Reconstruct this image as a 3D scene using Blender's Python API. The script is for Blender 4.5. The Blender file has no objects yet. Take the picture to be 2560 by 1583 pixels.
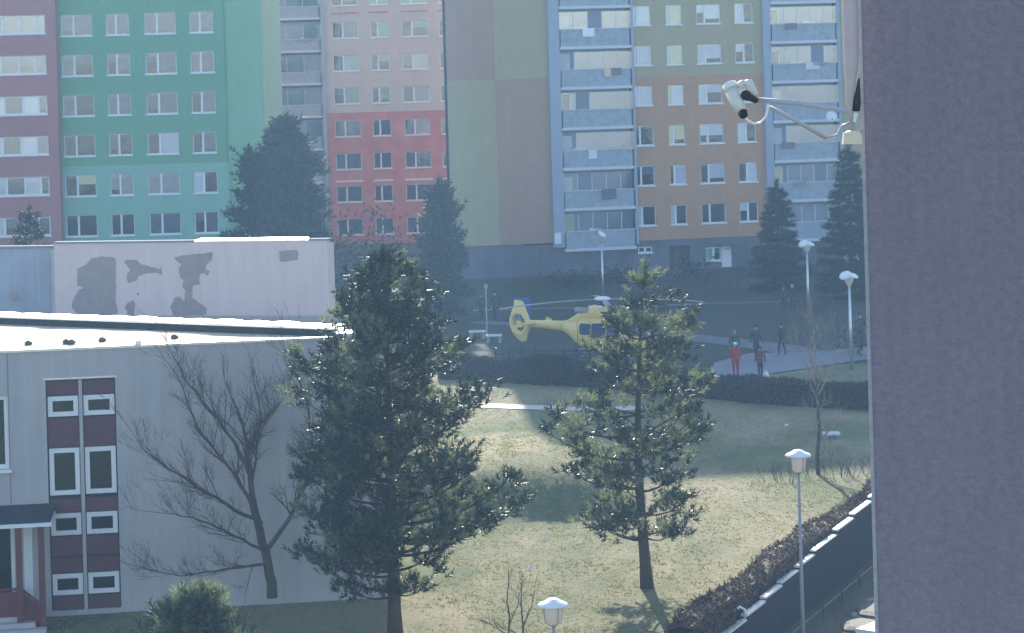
import bpy, math, random
import numpy as np
from mathutils import Vector, Matrix, noise
R = math.radians
rnd = random.Random(7)
rng = np.random.default_rng(7)
sc = bpy.context.scene
col = sc.collection

# ------------------------------------------------------------------ camera, sky, sun
H, F, ROLL, HOR = 14.4, 6000.0, 0.028, 619.0      # eye height, focal length in photo pixels, roll, horizon offset
cam = bpy.data.cameras.new('camera'); co = bpy.data.objects.new('camera', cam); col.objects.link(co)
co.location = (0, 0, H)
co.matrix_world = Matrix.Translation((0, 0, H)) @ Matrix.Rotation(R(90), 4, 'X') @ Matrix.Rotation(-ROLL, 4, 'Z')
cam.sensor_width = 36; cam.lens = F/2560*36
cam.shift_x = HOR*ROLL/2560; cam.shift_y = -HOR/2560
cam.clip_start = 0.5; cam.clip_end = 3000
sc.camera = co
SUN_EL, SUN_AZ = R(24.5), R(-4.0)                  # the sun stands ahead, a little to the left
w = bpy.data.worlds.new('World'); sc.world = w; w.use_nodes = True
nt = w.node_tree; nt.nodes.clear()
sky = nt.nodes.new('ShaderNodeTexSky'); sky.sky_type = 'NISHITA'; sky.sun_disc = False
sky.sun_elevation = SUN_EL; sky.sun_rotation = SUN_AZ
sky.air_density = 1.0; sky.dust_density = 0.8; sky.ozone_density = 1.6
bg = nt.nodes.new('ShaderNodeBackground'); bg.inputs[1].default_value = 0.15
wo = nt.nodes.new('ShaderNodeOutputWorld')
nt.links.new(sky.outputs[0], bg.inputs[0]); nt.links.new(bg.outputs[0], wo.inputs[0])
sl = bpy.data.lights.new('sun', 'SUN'); sl.energy = 5.0; sl.angle = R(0.5); sl.color = (1, 0.93, 0.80)
so = bpy.data.objects.new('sun', sl); col.objects.link(so); so.location = (0, 40, 60)
sdir = Vector((math.sin(SUN_AZ)*math.cos(SUN_EL), math.cos(SUN_AZ)*math.cos(SUN_EL), math.sin(SUN_EL)))
so.rotation_euler = sdir.to_track_quat('Z', 'Y').to_euler()
sc.view_settings.view_transform = 'Standard'; sc.view_settings.look = 'None'
sc.view_settings.exposure = 1.12; sc.view_settings.gamma = 1; sc.view_settings.use_curve_mapping = False
HAZE_DENSITY, HAZE_COLOR = 0.00066, (0.38, 0.64, 1.0, 1)

# ------------------------------------------------------------------ helpers
def uv(px, py):
    u, v = px-1280, py-791
    return u-ROLL*v, v+ROLL*u+HOR
def at(px, py, D):                                  # photo position at distance D
    u, v = uv(px, py); return Vector((u/F*D, D, H-v/F*D))
def gpt(px, py, z=0.0):                             # photo position on the ground
    u, v = uv(px, py); D = (H-z)*F/v; return Vector((u/F*D, D, z))
K = 2560/2445                                       # my survey was made on a 2445 px wide print
def atd(x, y, D): return at(x*K, y*K, D)
def gd(x, y, z=0.0): return gpt(x*K, y*K, z)

MAT = {}
def mat(name, color, rough=0.8, metal=0.0, spec=0.3, var=0.0, vscale=3.0, bump=0.0, bscale=30.0, stain=0.0, stain_col=None, sscale=0.4, transl=0.0, stretch=None, streak=0.0):
    if name in MAT: return MAT[name]
    m = bpy.data.materials.new(name); m.use_nodes = True; t = m.node_tree; N = t.nodes; L = t.links
    b = N['Principled BSDF']; out = N['Material Output']
    b.inputs['Base Color'].default_value = (*color, 1); b.inputs['Roughness'].default_value = rough
    b.inputs['Metallic'].default_value = metal; b.inputs['Specular IOR Level'].default_value = spec
    tc = N.new('ShaderNodeTexCoord'); src = tc.outputs['Object']
    if stretch:
        mp = N.new('ShaderNodeMapping'); mp.inputs['Scale'].default_value = stretch; L.new(src, mp.inputs[0]); src = mp.outputs[0]
    cur = None
    if var > 0:
        n = N.new('ShaderNodeTexNoise'); n.inputs['Scale'].default_value = vscale; n.inputs['Detail'].default_value = 8; n.inputs['Roughness'].default_value = 0.65
        L.new(src, n.inputs['Vector'])
        r = N.new('ShaderNodeMapRange'); r.inputs[1].default_value = 0.3; r.inputs[2].default_value = 0.7
        r.inputs[3].default_value = 1-var; r.inputs[4].default_value = 1+var; L.new(n.outputs['Fac'], r.inputs[0])
        mx = N.new('ShaderNodeVectorMath'); mx.operation = 'SCALE'; mx.inputs[0].default_value = color
        L.new(r.outputs[0], mx.inputs['Scale']); cur = mx.outputs[0]
    if stain > 0:
        n = N.new('ShaderNodeTexNoise'); n.inputs['Scale'].default_value = sscale; n.inputs['Detail'].default_value = 6; n.inputs['Distortion'].default_value = 0.6
        L.new(tc.outputs['Object'], n.inputs['Vector'])
        r = N.new('ShaderNodeMapRange'); r.inputs[1].default_value = 0.45; r.inputs[2].default_value = 0.68; r.inputs[3].default_value = 0; r.inputs[4].default_value = stain
        L.new(n.outputs['Fac'], r.inputs[0])
        mx = N.new('ShaderNodeMixRGB'); L.new(r.outputs[0], mx.inputs[0])
        if cur: L.new(cur, mx.inputs[1])
        else: mx.inputs[1].default_value = (*color, 1)
        sc_ = stain_col or tuple(c*0.55 for c in color); mx.inputs[2].default_value = (*sc_, 1); cur = mx.outputs[0]
    if streak > 0:                                  # rain streaks running down
        mp2 = N.new('ShaderNodeMapping'); mp2.inputs['Scale'].default_value = (2.2, 2.2, 0.12); L.new(tc.outputs['Object'], mp2.inputs[0])
        n = N.new('ShaderNodeTexNoise'); n.inputs['Scale'].default_value = 1.6; n.inputs['Detail'].default_value = 7; n.inputs['Roughness'].default_value = 0.7; L.new(mp2.outputs[0], n.inputs['Vector'])
        r = N.new('ShaderNodeMapRange'); r.inputs[1].default_value = 0.35; r.inputs[2].default_value = 0.68; r.inputs[3].default_value = 1.0; r.inputs[4].default_value = 1-streak; L.new(n.outputs['Fac'], r.inputs[0])
        mx = N.new('ShaderNodeVectorMath'); mx.operation = 'SCALE'
        if cur: L.new(cur, mx.inputs[0])
        else: mx.inputs[0].default_value = color
        L.new(r.outputs[0], mx.inputs['Scale']); cur = mx.outputs[0]
    if cur: L.new(cur, b.inputs['Base Color'])
    if bump > 0:
        n = N.new('ShaderNodeTexNoise'); n.inputs['Scale'].default_value = bscale; n.inputs['Detail'].default_value = 5; L.new(src, n.inputs['Vector'])
        bp = N.new('ShaderNodeBump'); bp.inputs['Strength'].default_value = bump; bp.inputs['Distance'].default_value = 0.05
        L.new(n.outputs['Fac'], bp.inputs['Height']); L.new(bp.outputs[0], b.inputs['Normal'])
    if transl > 0:
        tr = N.new('ShaderNodeBsdfTranslucent'); tr.inputs[0].default_value = (*color, 1) if min(color) > 0.5 else (color[0]*1.6, color[1]*1.7, color[2]*0.9, 1)
        ms = N.new('ShaderNodeMixShader'); ms.inputs[0].default_value = transl
        L.new(b.outputs[0], ms.inputs[1]); L.new(tr.outputs[0], ms.inputs[2]); L.new(ms.outputs[0], out.inputs[0])
    MAT[name] = m; return m

def glass_mat(name, tint=(0.93, 0.96, 0.98), refl=0.22, wob=0.25):
    m = bpy.data.materials.new(name); m.use_nodes = True; t = m.node_tree; N = t.nodes; L = t.links; N.clear()
    out = N.new('ShaderNodeOutputMaterial'); tr = N.new('ShaderNodeBsdfTransparent'); tr.inputs[0].default_value = (*tint, 1)
    g = N.new('ShaderNodeBsdfGlossy'); g.inputs['Roughness'].default_value = 0.06; g.inputs[0].default_value = (0.95, 0.97, 1, 1)
    tc = N.new('ShaderNodeTexCoord'); n = N.new('ShaderNodeTexNoise'); n.inputs['Scale'].default_value = 2.2; n.inputs['Detail'].default_value = 2
    L.new(tc.outputs['Object'], n.inputs['Vector']); bp = N.new('ShaderNodeBump'); bp.inputs['Strength'].default_value = wob; bp.inputs['Distance'].default_value = 0.05
    L.new(n.outputs['Fac'], bp.inputs['Height']); L.new(bp.outputs[0], g.inputs['Normal'])
    fr = N.new('ShaderNodeFresnel'); fr.inputs[0].default_value = 1.5
    ad = N.new('ShaderNodeMath'); ad.operation = 'ADD'; ad.use_clamp = True; ad.inputs[1].default_value = refl-0.04; L.new(fr.outputs[0], ad.inputs[0])
    ms = N.new('ShaderNodeMixShader'); L.new(ad.outputs[0], ms.inputs[0]); L.new(tr.outputs[0], ms.inputs[1]); L.new(g.outputs[0], ms.inputs[2]); L.new(ms.outputs[0], out.inputs[0])
    MAT[name] = m; return m

class MB:
    def __init__(s): s.v = []; s.f = []; s.m = []
    def add(s, vs, fs, mi=0):
        b = len(s.v); s.v += [tuple(p) for p in vs]; s.f += [tuple(i+b for i in f) for f in fs]; s.m += [mi]*len(fs)
    def quad(s, a, b, c, d, mi=0): s.add([a, b, c, d], [(0, 1, 2, 3)], mi)
    def box(s, x0, x1, y0, y1, z0, z1, mi=0):
        s.add([(x0,y0,z0),(x1,y0,z0),(x1,y1,z0),(x0,y1,z0),(x0,y0,z1),(x1,y0,z1),(x1,y1,z1),(x0,y1,z1)],
              [(0,3,2,1),(4,5,6,7),(0,1,5,4),(1,2,6,5),(2,3,7,6),(3,0,4,7)], mi)
    def tube(s, pts, rad, n=6, mi=0, cap=True):
        pts = [Vector(p) for p in pts]
        if not hasattr(rad, '__len__'): rad = [rad]*len(pts)
        rings = []; up = None
        for i, p in enumerate(pts):
            d = (pts[min(i+1, len(pts)-1)]-pts[max(i-1, 0)])
            if d.length < 1e-6: d = Vector((0, 0, 1))
            d.normalize()
            if up is None: up = Vector((1, 0, 0)) if abs(d.x) < 0.8 else Vector((0, 1, 0))
            a = (up-d*up.dot(d)); a = a.normalized() if a.length > 1e-4 else d.orthogonal().normalized(); up = a; b = d.cross(a)
            rings.append([p+(a*math.cos(k*2*math.pi/n)+b*math.sin(k*2*math.pi/n))*rad[i] for k in range(n)])
        vs = [q for r in rings for q in r]; fs = []
        for i in range(len(pts)-1):
            for k in range(n):
                fs.append((i*n+k, i*n+(k+1)%n, (i+1)*n+(k+1)%n, (i+1)*n+k))
        if cap and n > 2: fs += [tuple(range(n-1, -1, -1)), tuple((len(pts)-1)*n+k for k in range(n))]
        s.add(vs, fs, mi)
    def lathe(s, prof, c=(0,0,0), n=20, mi=0, sx=1, sy=1, axis=None):
        vs = []; fs = []; M = axis or Matrix.Identity(3)
        for r, z in prof:
            for k in range(n):
                a = k*2*math.pi/n; q = M @ Vector((r*math.cos(a)*sx, r*math.sin(a)*sy, z)); vs.append((q.x+c[0], q.y+c[1], q.z+c[2]))
        for i in range(len(prof)-1):
            for k in range(n): fs.append((i*n+k, i*n+(k+1)%n, (i+1)*n+(k+1)%n, (i+1)*n+k))
        fs += [tuple(range(n-1, -1, -1)), tuple((len(prof)-1)*n+k for k in range(n))]
        s.add(vs, fs, mi)
    def prism(s, poly, y0, y1, mi=0):               # polygon in x,z pulled along y
        n = len(poly); vs = [(x, y0, z) for x, z in poly]+[(x, y1, z) for x, z in poly]
        fs = [tuple(range(n)), tuple(range(2*n-1, n-1, -1))]+[(i, i+n, (i+1)%n+n, (i+1)%n) for i in range(n)]
        s.add(vs, fs, mi)
    def mesh(s, name, mats, smooth=False):
        me = bpy.data.meshes.new(name); me.from_pydata(s.v, [], s.f)
        for m in (mats if isinstance(mats, (list, tuple)) else [mats]): me.materials.append(m)
        if any(s.m): me.polygons.foreach_set('material_index', s.m)
        if smooth: me.polygons.foreach_set('use_smooth', [len(f) <= 4 for f in s.f])
        me.update(); return me
    def build(s, name, mats, parent=None, smooth=False, kind=None, loc=None):
        return link(name, s.mesh(name, mats, smooth), parent, kind, loc)
def link(name, me, parent=None, kind=None, loc=None):
    o = bpy.data.objects.new(name, me); col.objects.link(o)
    if parent: o.parent = parent
    if kind: o['kind'] = kind
    if loc is not None: o.location = loc
    return o
def tri_mesh(name, V, mats, parent=None, kind=None, midx=None, quads=False):   # V: (n,3,3) or (n,4,3)
    n, k = V.shape[0], V.shape[1]
    me = bpy.data.meshes.new(name); me.vertices.add(n*k); me.vertices.foreach_set('co', V.reshape(-1).astype(np.float32))
    me.loops.add(n*k); me.loops.foreach_set('vertex_index', np.arange(n*k, dtype=np.int32))
    me.polygons.add(n); me.polygons.foreach_set('loop_start', np.arange(0, n*k, k, dtype=np.int32))
    for m in (mats if isinstance(mats, (list, tuple)) else [mats]): me.materials.append(m)
    if midx is not None: me.polygons.foreach_set('material_index', midx.astype(np.int32))
    me.update(calc_edges=True); me.validate()
    return link(name, me, parent, kind)
def thing(name, label, cat, loc=(0,0,0), rz=0.0, group=None):
    o = bpy.data.objects.new(name, None); col.objects.link(o); o.location = loc; o.rotation_euler = (0, 0, rz); o.empty_display_size = 0.3
    return tag(o, label, cat, group)
def tag(o, label=None, cat=None, group=None, kind=None):
    if label: o['label'] = label
    if cat: o['category'] = cat
    if group: o['group'] = group
    if kind: o['kind'] = kind
    return o
def copy_thing(o, loc, label, rz=None, scale=None):
    r = o.copy(); col.objects.link(r); r.location = loc; r['label'] = label
    if rz is not None: r.rotation_euler = (0, 0, rz)
    if scale is not None: r.scale = (scale,)*3
    for ch in list(o.children):
        c = ch.copy(); col.objects.link(c); c.parent = r
        for g in list(ch.children):
            q = g.copy(); col.objects.link(q); q.parent = c
    return r

# ------------------------------------------------------------------ materials
M = dict(
 salmon=mat('salmon_render', (0.47,0.20,0.185), streak=0.08, var=0.06, vscale=1.2, stain=0.25, sscale=0.15, bump=0.2, bscale=12),
 green=mat('green_render', (0.165,0.385,0.22), streak=0.08, var=0.06, vscale=1.0, stain=0.18, stain_col=(0.18,0.36,0.23), sscale=0.12, bump=0.2, bscale=12),
 palegreen=mat('pale_green_render', (0.27,0.49,0.37), streak=0.07, var=0.05, vscale=1.0, stain=0.15, sscale=0.15, bump=0.2, bscale=12),
 gablegreen=mat('light_green_render', (0.24,0.46,0.28), streak=0.08, var=0.05, vscale=0.8, bump=0.2, bscale=12),
 hazegreen=mat('hazy_gable_render', (0.50,0.66,0.36), var=0.05, vscale=0.8, bump=0.2, bscale=12),  # gable paler than the front: haze put into its colour
 beige=mat('beige_render', (0.58,0.53,0.49), streak=0.1, var=0.06, vscale=0.9, stain=0.2, sscale=0.2, bump=0.2, bscale=12),
 red=mat('red_render', (0.52,0.155,0.135), streak=0.12, var=0.12, vscale=0.8, stain=0.45, stain_col=(0.72,0.32,0.27), sscale=0.5, bump=0.2, bscale=12),  # paler pink patches put spots of light into the red
 brown=mat('brown_grey_render', (0.44,0.275,0.195), streak=0.08, var=0.05, vscale=0.9, stain=0.15, sscale=0.12, bump=0.2, bscale=12),
 khaki=mat('khaki_render', (0.43,0.365,0.20), streak=0.08, var=0.05, vscale=0.9, stain=0.15, sscale=0.12, bump=0.2, bscale=12),
 orange=mat('orange_render', (0.52,0.275,0.145), streak=0.09, var=0.07, vscale=0.9, stain=0.25, stain_col=(0.44,0.25,0.14), sscale=0.15, bump=0.2, bscale=12),
 plinth=mat('plinth_render', (0.15,0.15,0.19), streak=0.15, var=0.12, vscale=1.5, stain=0.4, sscale=0.6, bump=0.2, bscale=12),
 bluewall=mat('pale_blue_render', (0.36,0.41,0.49), streak=0.1, var=0.06, vscale=1.2, bump=0.1, bscale=12),
 bluepanel=mat('blue_balcony_panel', (0.32,0.36,0.42), rough=0.5, var=0.22, vscale=2.5, stain=0.3, stain_col=(0.32,0.40,0.50), sscale=0.9),
 blueframe=mat('pale_blue_metal', (0.58,0.62,0.66), rough=0.45),
 white=mat('white_frame', (0.78,0.79,0.80), rough=0.4, var=0.04, vscale=4),
 school=mat('school_render', (0.49,0.46,0.46), streak=0.13, var=0.05, vscale=1.6, stain=0.35, stain_col=(0.36,0.36,0.38), sscale=0.35, bump=0.25, bscale=18),
 school2=mat('pinkish_render', (0.62,0.53,0.53), streak=0.1, var=0.04, vscale=1.2, stain=0.35, stain_col=(0.54,0.47,0.48), sscale=0.3, bump=0.2, bscale=14),
 school3=mat('bluish_render', (0.33,0.38,0.46), streak=0.14, var=0.05, vscale=1.2, stain=0.3, sscale=0.4, bump=0.2, bscale=14),
 bare=mat('bare_render_under_paint', (0.29,0.265,0.27), var=0.12, vscale=3.0, bump=0.5, bscale=10),
 panel=mat('purple_brown_panel', (0.115,0.04,0.055), rough=0.5, var=0.12, vscale=5),
 steel=mat('galvanised_steel', (0.62,0.62,0.63), rough=0.38, metal=0.9, var=0.1, vscale=6),
 coping=mat('bright_sheet_metal', (0.88,0.88,0.86), rough=0.42, metal=0.7, var=0.05, vscale=5, bump=0.3, bscale=3),
 roof=mat('roof_membrane', (0.66,0.53,0.38), rough=0.8, spec=0.03, var=0.25, vscale=0.7, stain=0.35, stain_col=(0.80,0.76,0.70), sscale=0.35, bump=0.5, bscale=1.5),
 darkroof=mat('dark_felt_and_shade', (0.035,0.045,0.05), rough=0.9, var=0.3, vscale=4, bump=0.6, bscale=14),
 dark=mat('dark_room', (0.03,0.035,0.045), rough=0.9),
 redpaint=mat('red_post_paint', (0.15,0.035,0.04), rough=0.5, var=0.15, vscale=6),
 stucco=mat('purple_grey_stucco', (0.255,0.22,0.28), streak=0.14, var=0.16, vscale=14, bump=0.6, bscale=30, stain=0.3, stain_col=(0.21,0.185,0.25), sscale=0.7),
 stucco_edge=mat('pale_return_strip', (0.36,0.36,0.40), var=0.15, vscale=9, bump=0.5, bscale=30),
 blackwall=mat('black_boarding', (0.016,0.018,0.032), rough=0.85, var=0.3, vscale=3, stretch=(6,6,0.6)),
 bark=mat('grey_bark', (0.085,0.068,0.055), var=0.35, vscale=8, bump=0.8, bscale=25),
 bark2=mat('pine_bark', (0.075,0.055,0.045), var=0.35, vscale=8, bump=0.8, bscale=20),
 twig=mat('twig', (0.10,0.075,0.062), var=0.2, vscale=6),
 twig2=mat('pale_twig', (0.24,0.20,0.18), var=0.3, vscale=6),
 needle=mat('pine_needles', (0.022,0.042,0.034), rough=0.45, spec=0.5, var=0.4, vscale=1.8, transl=0.15),
 needle_backlit=mat('backlit_pine_needles', (0.14,0.165,0.125), rough=0.6, spec=0.35, var=0.5, vscale=1.8, transl=0.4),  # needle clumps lit from behind, the light put into their colour
 fir=mat('dark_needles', (0.014,0.028,0.022), rough=0.6, var=0.5, vscale=1.2, transl=0.2),
 spruce=mat('spruce_needles', (0.022,0.042,0.038), rough=0.6, var=0.5, vscale=1.0, transl=0.2),
 hedge=mat('hedge_leaves', (0.018,0.022,0.022), rough=0.7, var=0.5, vscale=3, transl=0.15),
 brownhedge=mat('bare_hedge_twigs', (0.11,0.07,0.062), rough=0.8, var=0.5, vscale=3, transl=0.1),
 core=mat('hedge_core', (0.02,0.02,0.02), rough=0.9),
 path=mat('asphalt_path', (0.12,0.13,0.15), rough=0.6, var=0.15, vscale=4, bump=0.2, bscale=20),
 plaza=mat('concrete_paving', (0.17,0.19,0.235), rough=0.6, var=0.15, vscale=2, bump=0.2, bscale=20),
 stone=mat('pale_stone', (0.24,0.225,0.17), var=0.25, vscale=5, bump=0.7, bscale=12),
 slab=mat('grey_stone_slab', (0.10,0.098,0.08), var=0.35, vscale=3, stain=0.5, stain_col=(0.06,0.065,0.045), sscale=1.2, bump=0.7, bscale=10),
 yellow=mat('yellow_paint', (0.80,0.60,0.20), rough=0.4, spec=0.5, var=0.05, vscale=2),
 helwin=mat('dark_tinted_glass', (0.02,0.05,0.12), rough=0.08, spec=0.9),
 grey=mat('mid_grey_metal', (0.30,0.31,0.33), rough=0.5),
 black=mat('black_metal', (0.02,0.02,0.025), rough=0.5),
 bluecloth=mat('blue_plastic', (0.03,0.08,0.28), rough=0.5),
 cream=mat('cream_plastic', (0.72,0.62,0.48), rough=0.4, var=0.05),
 diffuser=mat('milky_diffuser', (0.80,0.76,0.70), rough=0.35, transl=0.5),
 armpaint=mat('lavender_grey_paint', (0.42,0.42,0.48), rough=0.45),
 cctv=mat('cctv_housing', (0.66,0.66,0.60), rough=0.35, var=0.06, vscale=20),
 pinkpost=mat('pinkish_painted_tube', (0.50,0.42,0.44), rough=0.5, var=0.06, vscale=6),
)
glass_mat('window_glass', refl=0.06, wob=0.15); glass_mat('balcony_glass', (0.95,0.97,1.0), 0.13, 0.05); glass_mat('school_glass', (0.4,0.55,0.55), 0.045, 0.1)
def curtain_mat(n, c, e=0.12): M['c_'+n] = mat('curtain_'+n, c, rough=0.9, var=e, vscale=3, stretch=(9,1,0.7))
for n, c in dict(white=(0.88,0.88,0.90), grey=(0.12,0.15,0.215), cream=(0.90,0.80,0.52), pink=(0.22,0.16,0.21), mint=(0.30,0.62,0.42), brick=(0.45,0.18,0.15), unlit=(0.035,0.045,0.07), lilac=(0.72,0.70,0.80), blind=(0.48,0.43,0.45), peach=(0.75,0.56,0.40)).items(): curtain_mat(n, c)  # the darkest curtain stands for an unlit room behind the pane

# ------------------------------------------------------------------ ground
WX = lambda y: 4.99+(y-60.0)*(6.1/14.7)            # foot line of the retaining wall
WY0, WY1 = 38.0, 98.0
def zlow(y):
    return -1.0 if y < 72 else -1.0*max(0.0, min(1.0, (96-y)/24.0))
def gz(x, y):
    if WY0 < y < WY1 and x > WX(y): return zlow(y)
    m = 0.0
    sm = lambda t: (lambda q: q*q*(3-2*q))(max(0.0, min(1.0, t)))
    y = y+0.7*noise.noise(Vector((x*0.5, 1.0, 0)))+0.25*noise.noise(Vector((x*2.1, 5.0, 0)))
    d = 1.2*sm((y-76.0)/3.1)*sm((99-y)/19.0)      # low grassy bank, near face steepened to lie dark in its own shade
    return d*sm((x+9)/3.0)*sm((4.6-x)/2.2)
ys = np.unique(np.concatenate([np.linspace(-30, 36, 12), np.linspace(38, 60, 23), np.arange(60, 100, 0.7), np.arange(100, 135, 1.5), np.linspace(136, 230, 24), np.linspace(240, 420, 8)]))
xl = np.unique(np.concatenate([np.linspace(-170, -22, 10), np.arange(-20, 0.01, 0.8)])); 
def soil_mat(name, ca, cb, cc, s1=0.35, s2=6.0, bump=0.8, green=None):
    m = bpy.data.materials.new(name); m.use_nodes = True; t = m.node_tree; N = t.nodes; L = t.links; b = N['Principled BSDF']
    b.inputs['Roughness'].default_value = 0.95; b.inputs['Specular IOR Level'].default_value = 0.15
    g = N.new('ShaderNodeNewGeometry')
    n1 = N.new('ShaderNodeTexNoise'); n1.inputs['Scale'].default_value = s1; n1.inputs['Detail'].default_value = 6; n1.inputs['Distortion'].default_value = 0.8
    n2 = N.new('ShaderNodeTexNoise'); n2.inputs['Scale'].default_value = s2; n2.inputs['Detail'].default_value = 10; n2.inputs['Roughness'].default_value = 0.75
    mp = N.new('ShaderNodeMapping'); mp.inputs['Scale'].default_value = (1, 0.45, 1)
    L.new(g.outputs['Position'], mp.inputs[0]); L.new(mp.outputs[0], n1.inputs['Vector']); L.new(g.outputs['Position'], n2.inputs['Vector'])
    r1 = N.new('ShaderNodeMapRange'); r1.inputs[1].default_value = 0.38; r1.inputs[2].default_value = 0.62; L.new(n1.outputs['Fac'], r1.inputs[0])
    r2 = N.new('ShaderNodeMapRange'); r2.inputs[1].default_value = 0.42; r2.inputs[2].default_value = 0.66; L.new(n2.outputs['Fac'], r2.inputs[0])
    m1 = N.new('ShaderNodeMixRGB'); m1.inputs[1].default_value = (*ca, 1); m1.inputs[2].default_value = (*cb, 1); L.new(r1.outputs[0], m1.inputs[0])
    m2 = N.new('ShaderNodeMixRGB'); m2.inputs[2].default_value = (*cc, 1); L.new(m1.outputs[0], m2.inputs[1])
    if green:
        n3 = N.new('ShaderNodeTexNoise'); n3.inputs['Scale'].default_value = 0.11; n3.inputs['Detail'].default_value = 7; n3.inputs['Roughness'].default_value = 0.7; L.new(mp.outputs[0], n3.inputs['Vector'])
        r3 = N.new('ShaderNodeMapRange'); r3.inputs[1].default_value = 0.44; r3.inputs[2].default_value = 0.58; L.new(n3.outputs['Fac'], r3.inputs[0])
        m3 = N.new('ShaderNodeMixRGB'); m3.inputs[2].default_value = (*green, 1); L.new(m1.outputs[0], m3.inputs[1]); L.new(r3.outputs[0], m3.inputs[0]); m1 = m3; L.new(m1.outputs[0], m2.inputs[1])
    mu = N.new('ShaderNodeMath'); mu.operation = 'MULTIPLY'; mu.inputs[1].default_value = 0.6; L.new(r2.outputs[0], mu.inputs[0]); L.new(mu.outputs[0], m2.inputs[0])
    L.new(m2.outputs[0], b.inputs['Base Color'])
    bp = N.new('ShaderNodeBump'); bp.inputs['Strength'].default_value = bump; bp.inputs['Distance'].default_value = 0.12; L.new(n2.outputs['Fac'], bp.inputs['Height']); L.new(bp.outputs[0], b.inputs['Normal'])
    MAT[name] = m; return m
LAWN = soil_mat('lawn_grass', (0.34,0.295,0.185), (0.265,0.245,0.14), (0.17,0.15,0.092), green=(0.10,0.14,0.06))
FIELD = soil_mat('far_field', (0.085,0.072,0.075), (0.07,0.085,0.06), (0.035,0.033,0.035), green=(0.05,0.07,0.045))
BANK = soil_mat('bank_soil', (0.15,0.13,0.09), (0.11,0.10,0.07), (0.05,0.048,0.035), 0.6, 5.0)
mb = MB(); nl = 42
def rowx(y):
    e = WX(y) if WY0 < y < WY1 else WX(WY1)
    lo = np.linspace(-170, -24, 8); mid = np.linspace(-22, e, 42)
    return list(lo)+list(mid)
rows = [rowx(y) for y in ys]; nc = len(rows[0]); vs = []; fs = []
for y, r in zip(ys, rows):
    for i, x in enumerate(r):
        vs.append((x, y, gz(x-1e-3, y) if i < nc-1 else gz(x-0.01, y)))
for j in range(len(ys)-1):
    for i in range(nc-1): fs.append((j*nc+i, j*nc+i+1, (j+1)*nc+i+1, (j+1)*nc+i))
mb.add(vs, fs)
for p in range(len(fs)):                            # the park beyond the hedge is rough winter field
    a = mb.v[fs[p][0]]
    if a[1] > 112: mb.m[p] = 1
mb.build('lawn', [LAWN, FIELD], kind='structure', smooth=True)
mb = MB(); vs = []; fs = []; nr = 20
for y in ys:
    e = WX(y) if WY0 < y < WY1 else WX(WY1)
    for i, x in enumerate(list(e+np.linspace(0, 12, 14))+list(np.linspace(60, 170, 6))):
        vs.append((x, y, zlow(y) if WY0-3 < y < WY1 else (-1.0 if y <= WY0 else 0.0)))
for j in range(len(ys)-1):
    for i in range(nr-1): fs.append((j*nr+i, j*nr+i+1, (j+1)*nr+i+1, (j+1)*nr+i))
mb.add(vs, fs)
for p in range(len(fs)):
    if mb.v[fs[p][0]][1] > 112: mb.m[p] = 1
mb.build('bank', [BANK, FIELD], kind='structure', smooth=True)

def strip(name, pts, wid, m, z=0.03, kerb=False):   # a path laid along ground points
    mb = MB(); P = []
    for a, b in zip(pts[:-1], pts[1:]):
        n = max(2, int((b-a).length/1.0))
        P += [a.lerp(b, k/n) for k in range(n)]
    P.append(pts[-1]); vs = []; fs = []
    for i, p in enumerate(P):
        d = (P[min(i+1, len(P)-1)]-P[max(i-1, 0)]); d.z = 0; d.normalize(); q = Vector((-d.y, d.x, 0))
        ww = wid/2*(1+0.07*noise.noise(Vector((i*0.4, 3.1, 0))))
        for s in (-1, 1):
            c = p+q*ww*s; vs.append((c.x, c.y, gz(p.x, p.y)+z))
    for i in range(len(P)-1): fs.append((i*2, i*2+1, i*2+3, i*2+2))
    mb.add(vs, fs); return mb.build(name, m, kind='structure')
strip('park_path', [gd(930, 968), gd(1130, 968), gd(1250, 973), gd(1400, 978), gd(1560, 975)], 1.2, mat('pale_path', (0.50,0.47,0.42), rough=0.7, spec=0.2, var=0.15, vscale=2))
strip('far_path', [gd(1560, 795), gd(1640, 806), gd(1760, 818), gd(1860, 832), gd(1960, 850)], 2.4, M['path'])
strip('upper_path', [gd(1130, 770), gd(1240, 776), gd(1400, 775), gd(1600, 790)], 1.4, M['path'], 0.034)
strip('cross_path', [gd(1130, 742), gd(1300, 738), gd(1500, 735), gd(1700, 725), gd(1860, 722)], 1.0, M['path'])
mb = MB(); poly = [gd(1692, 905), gd(1705, 868), gd(1790, 845), gd(1950, 842), gd(2090, 828), gd(2140, 850), gd(2010, 868), gd(1880, 888), gd(1775, 903)]
mb.add([(p.x, p.y, 0.044) for p in poly], [tuple(range(len(poly)))]); mb.build('paved_square', M['plaza'], kind='structure')
a, b = gd(1692, 906), gd(1775, 905); mb = MB(); mb.box(a.x, b.x, a.y-0.3, a.y-0.12, 0, 0.13); mb.build('kerb', M['stone'], kind='structure')

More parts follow.
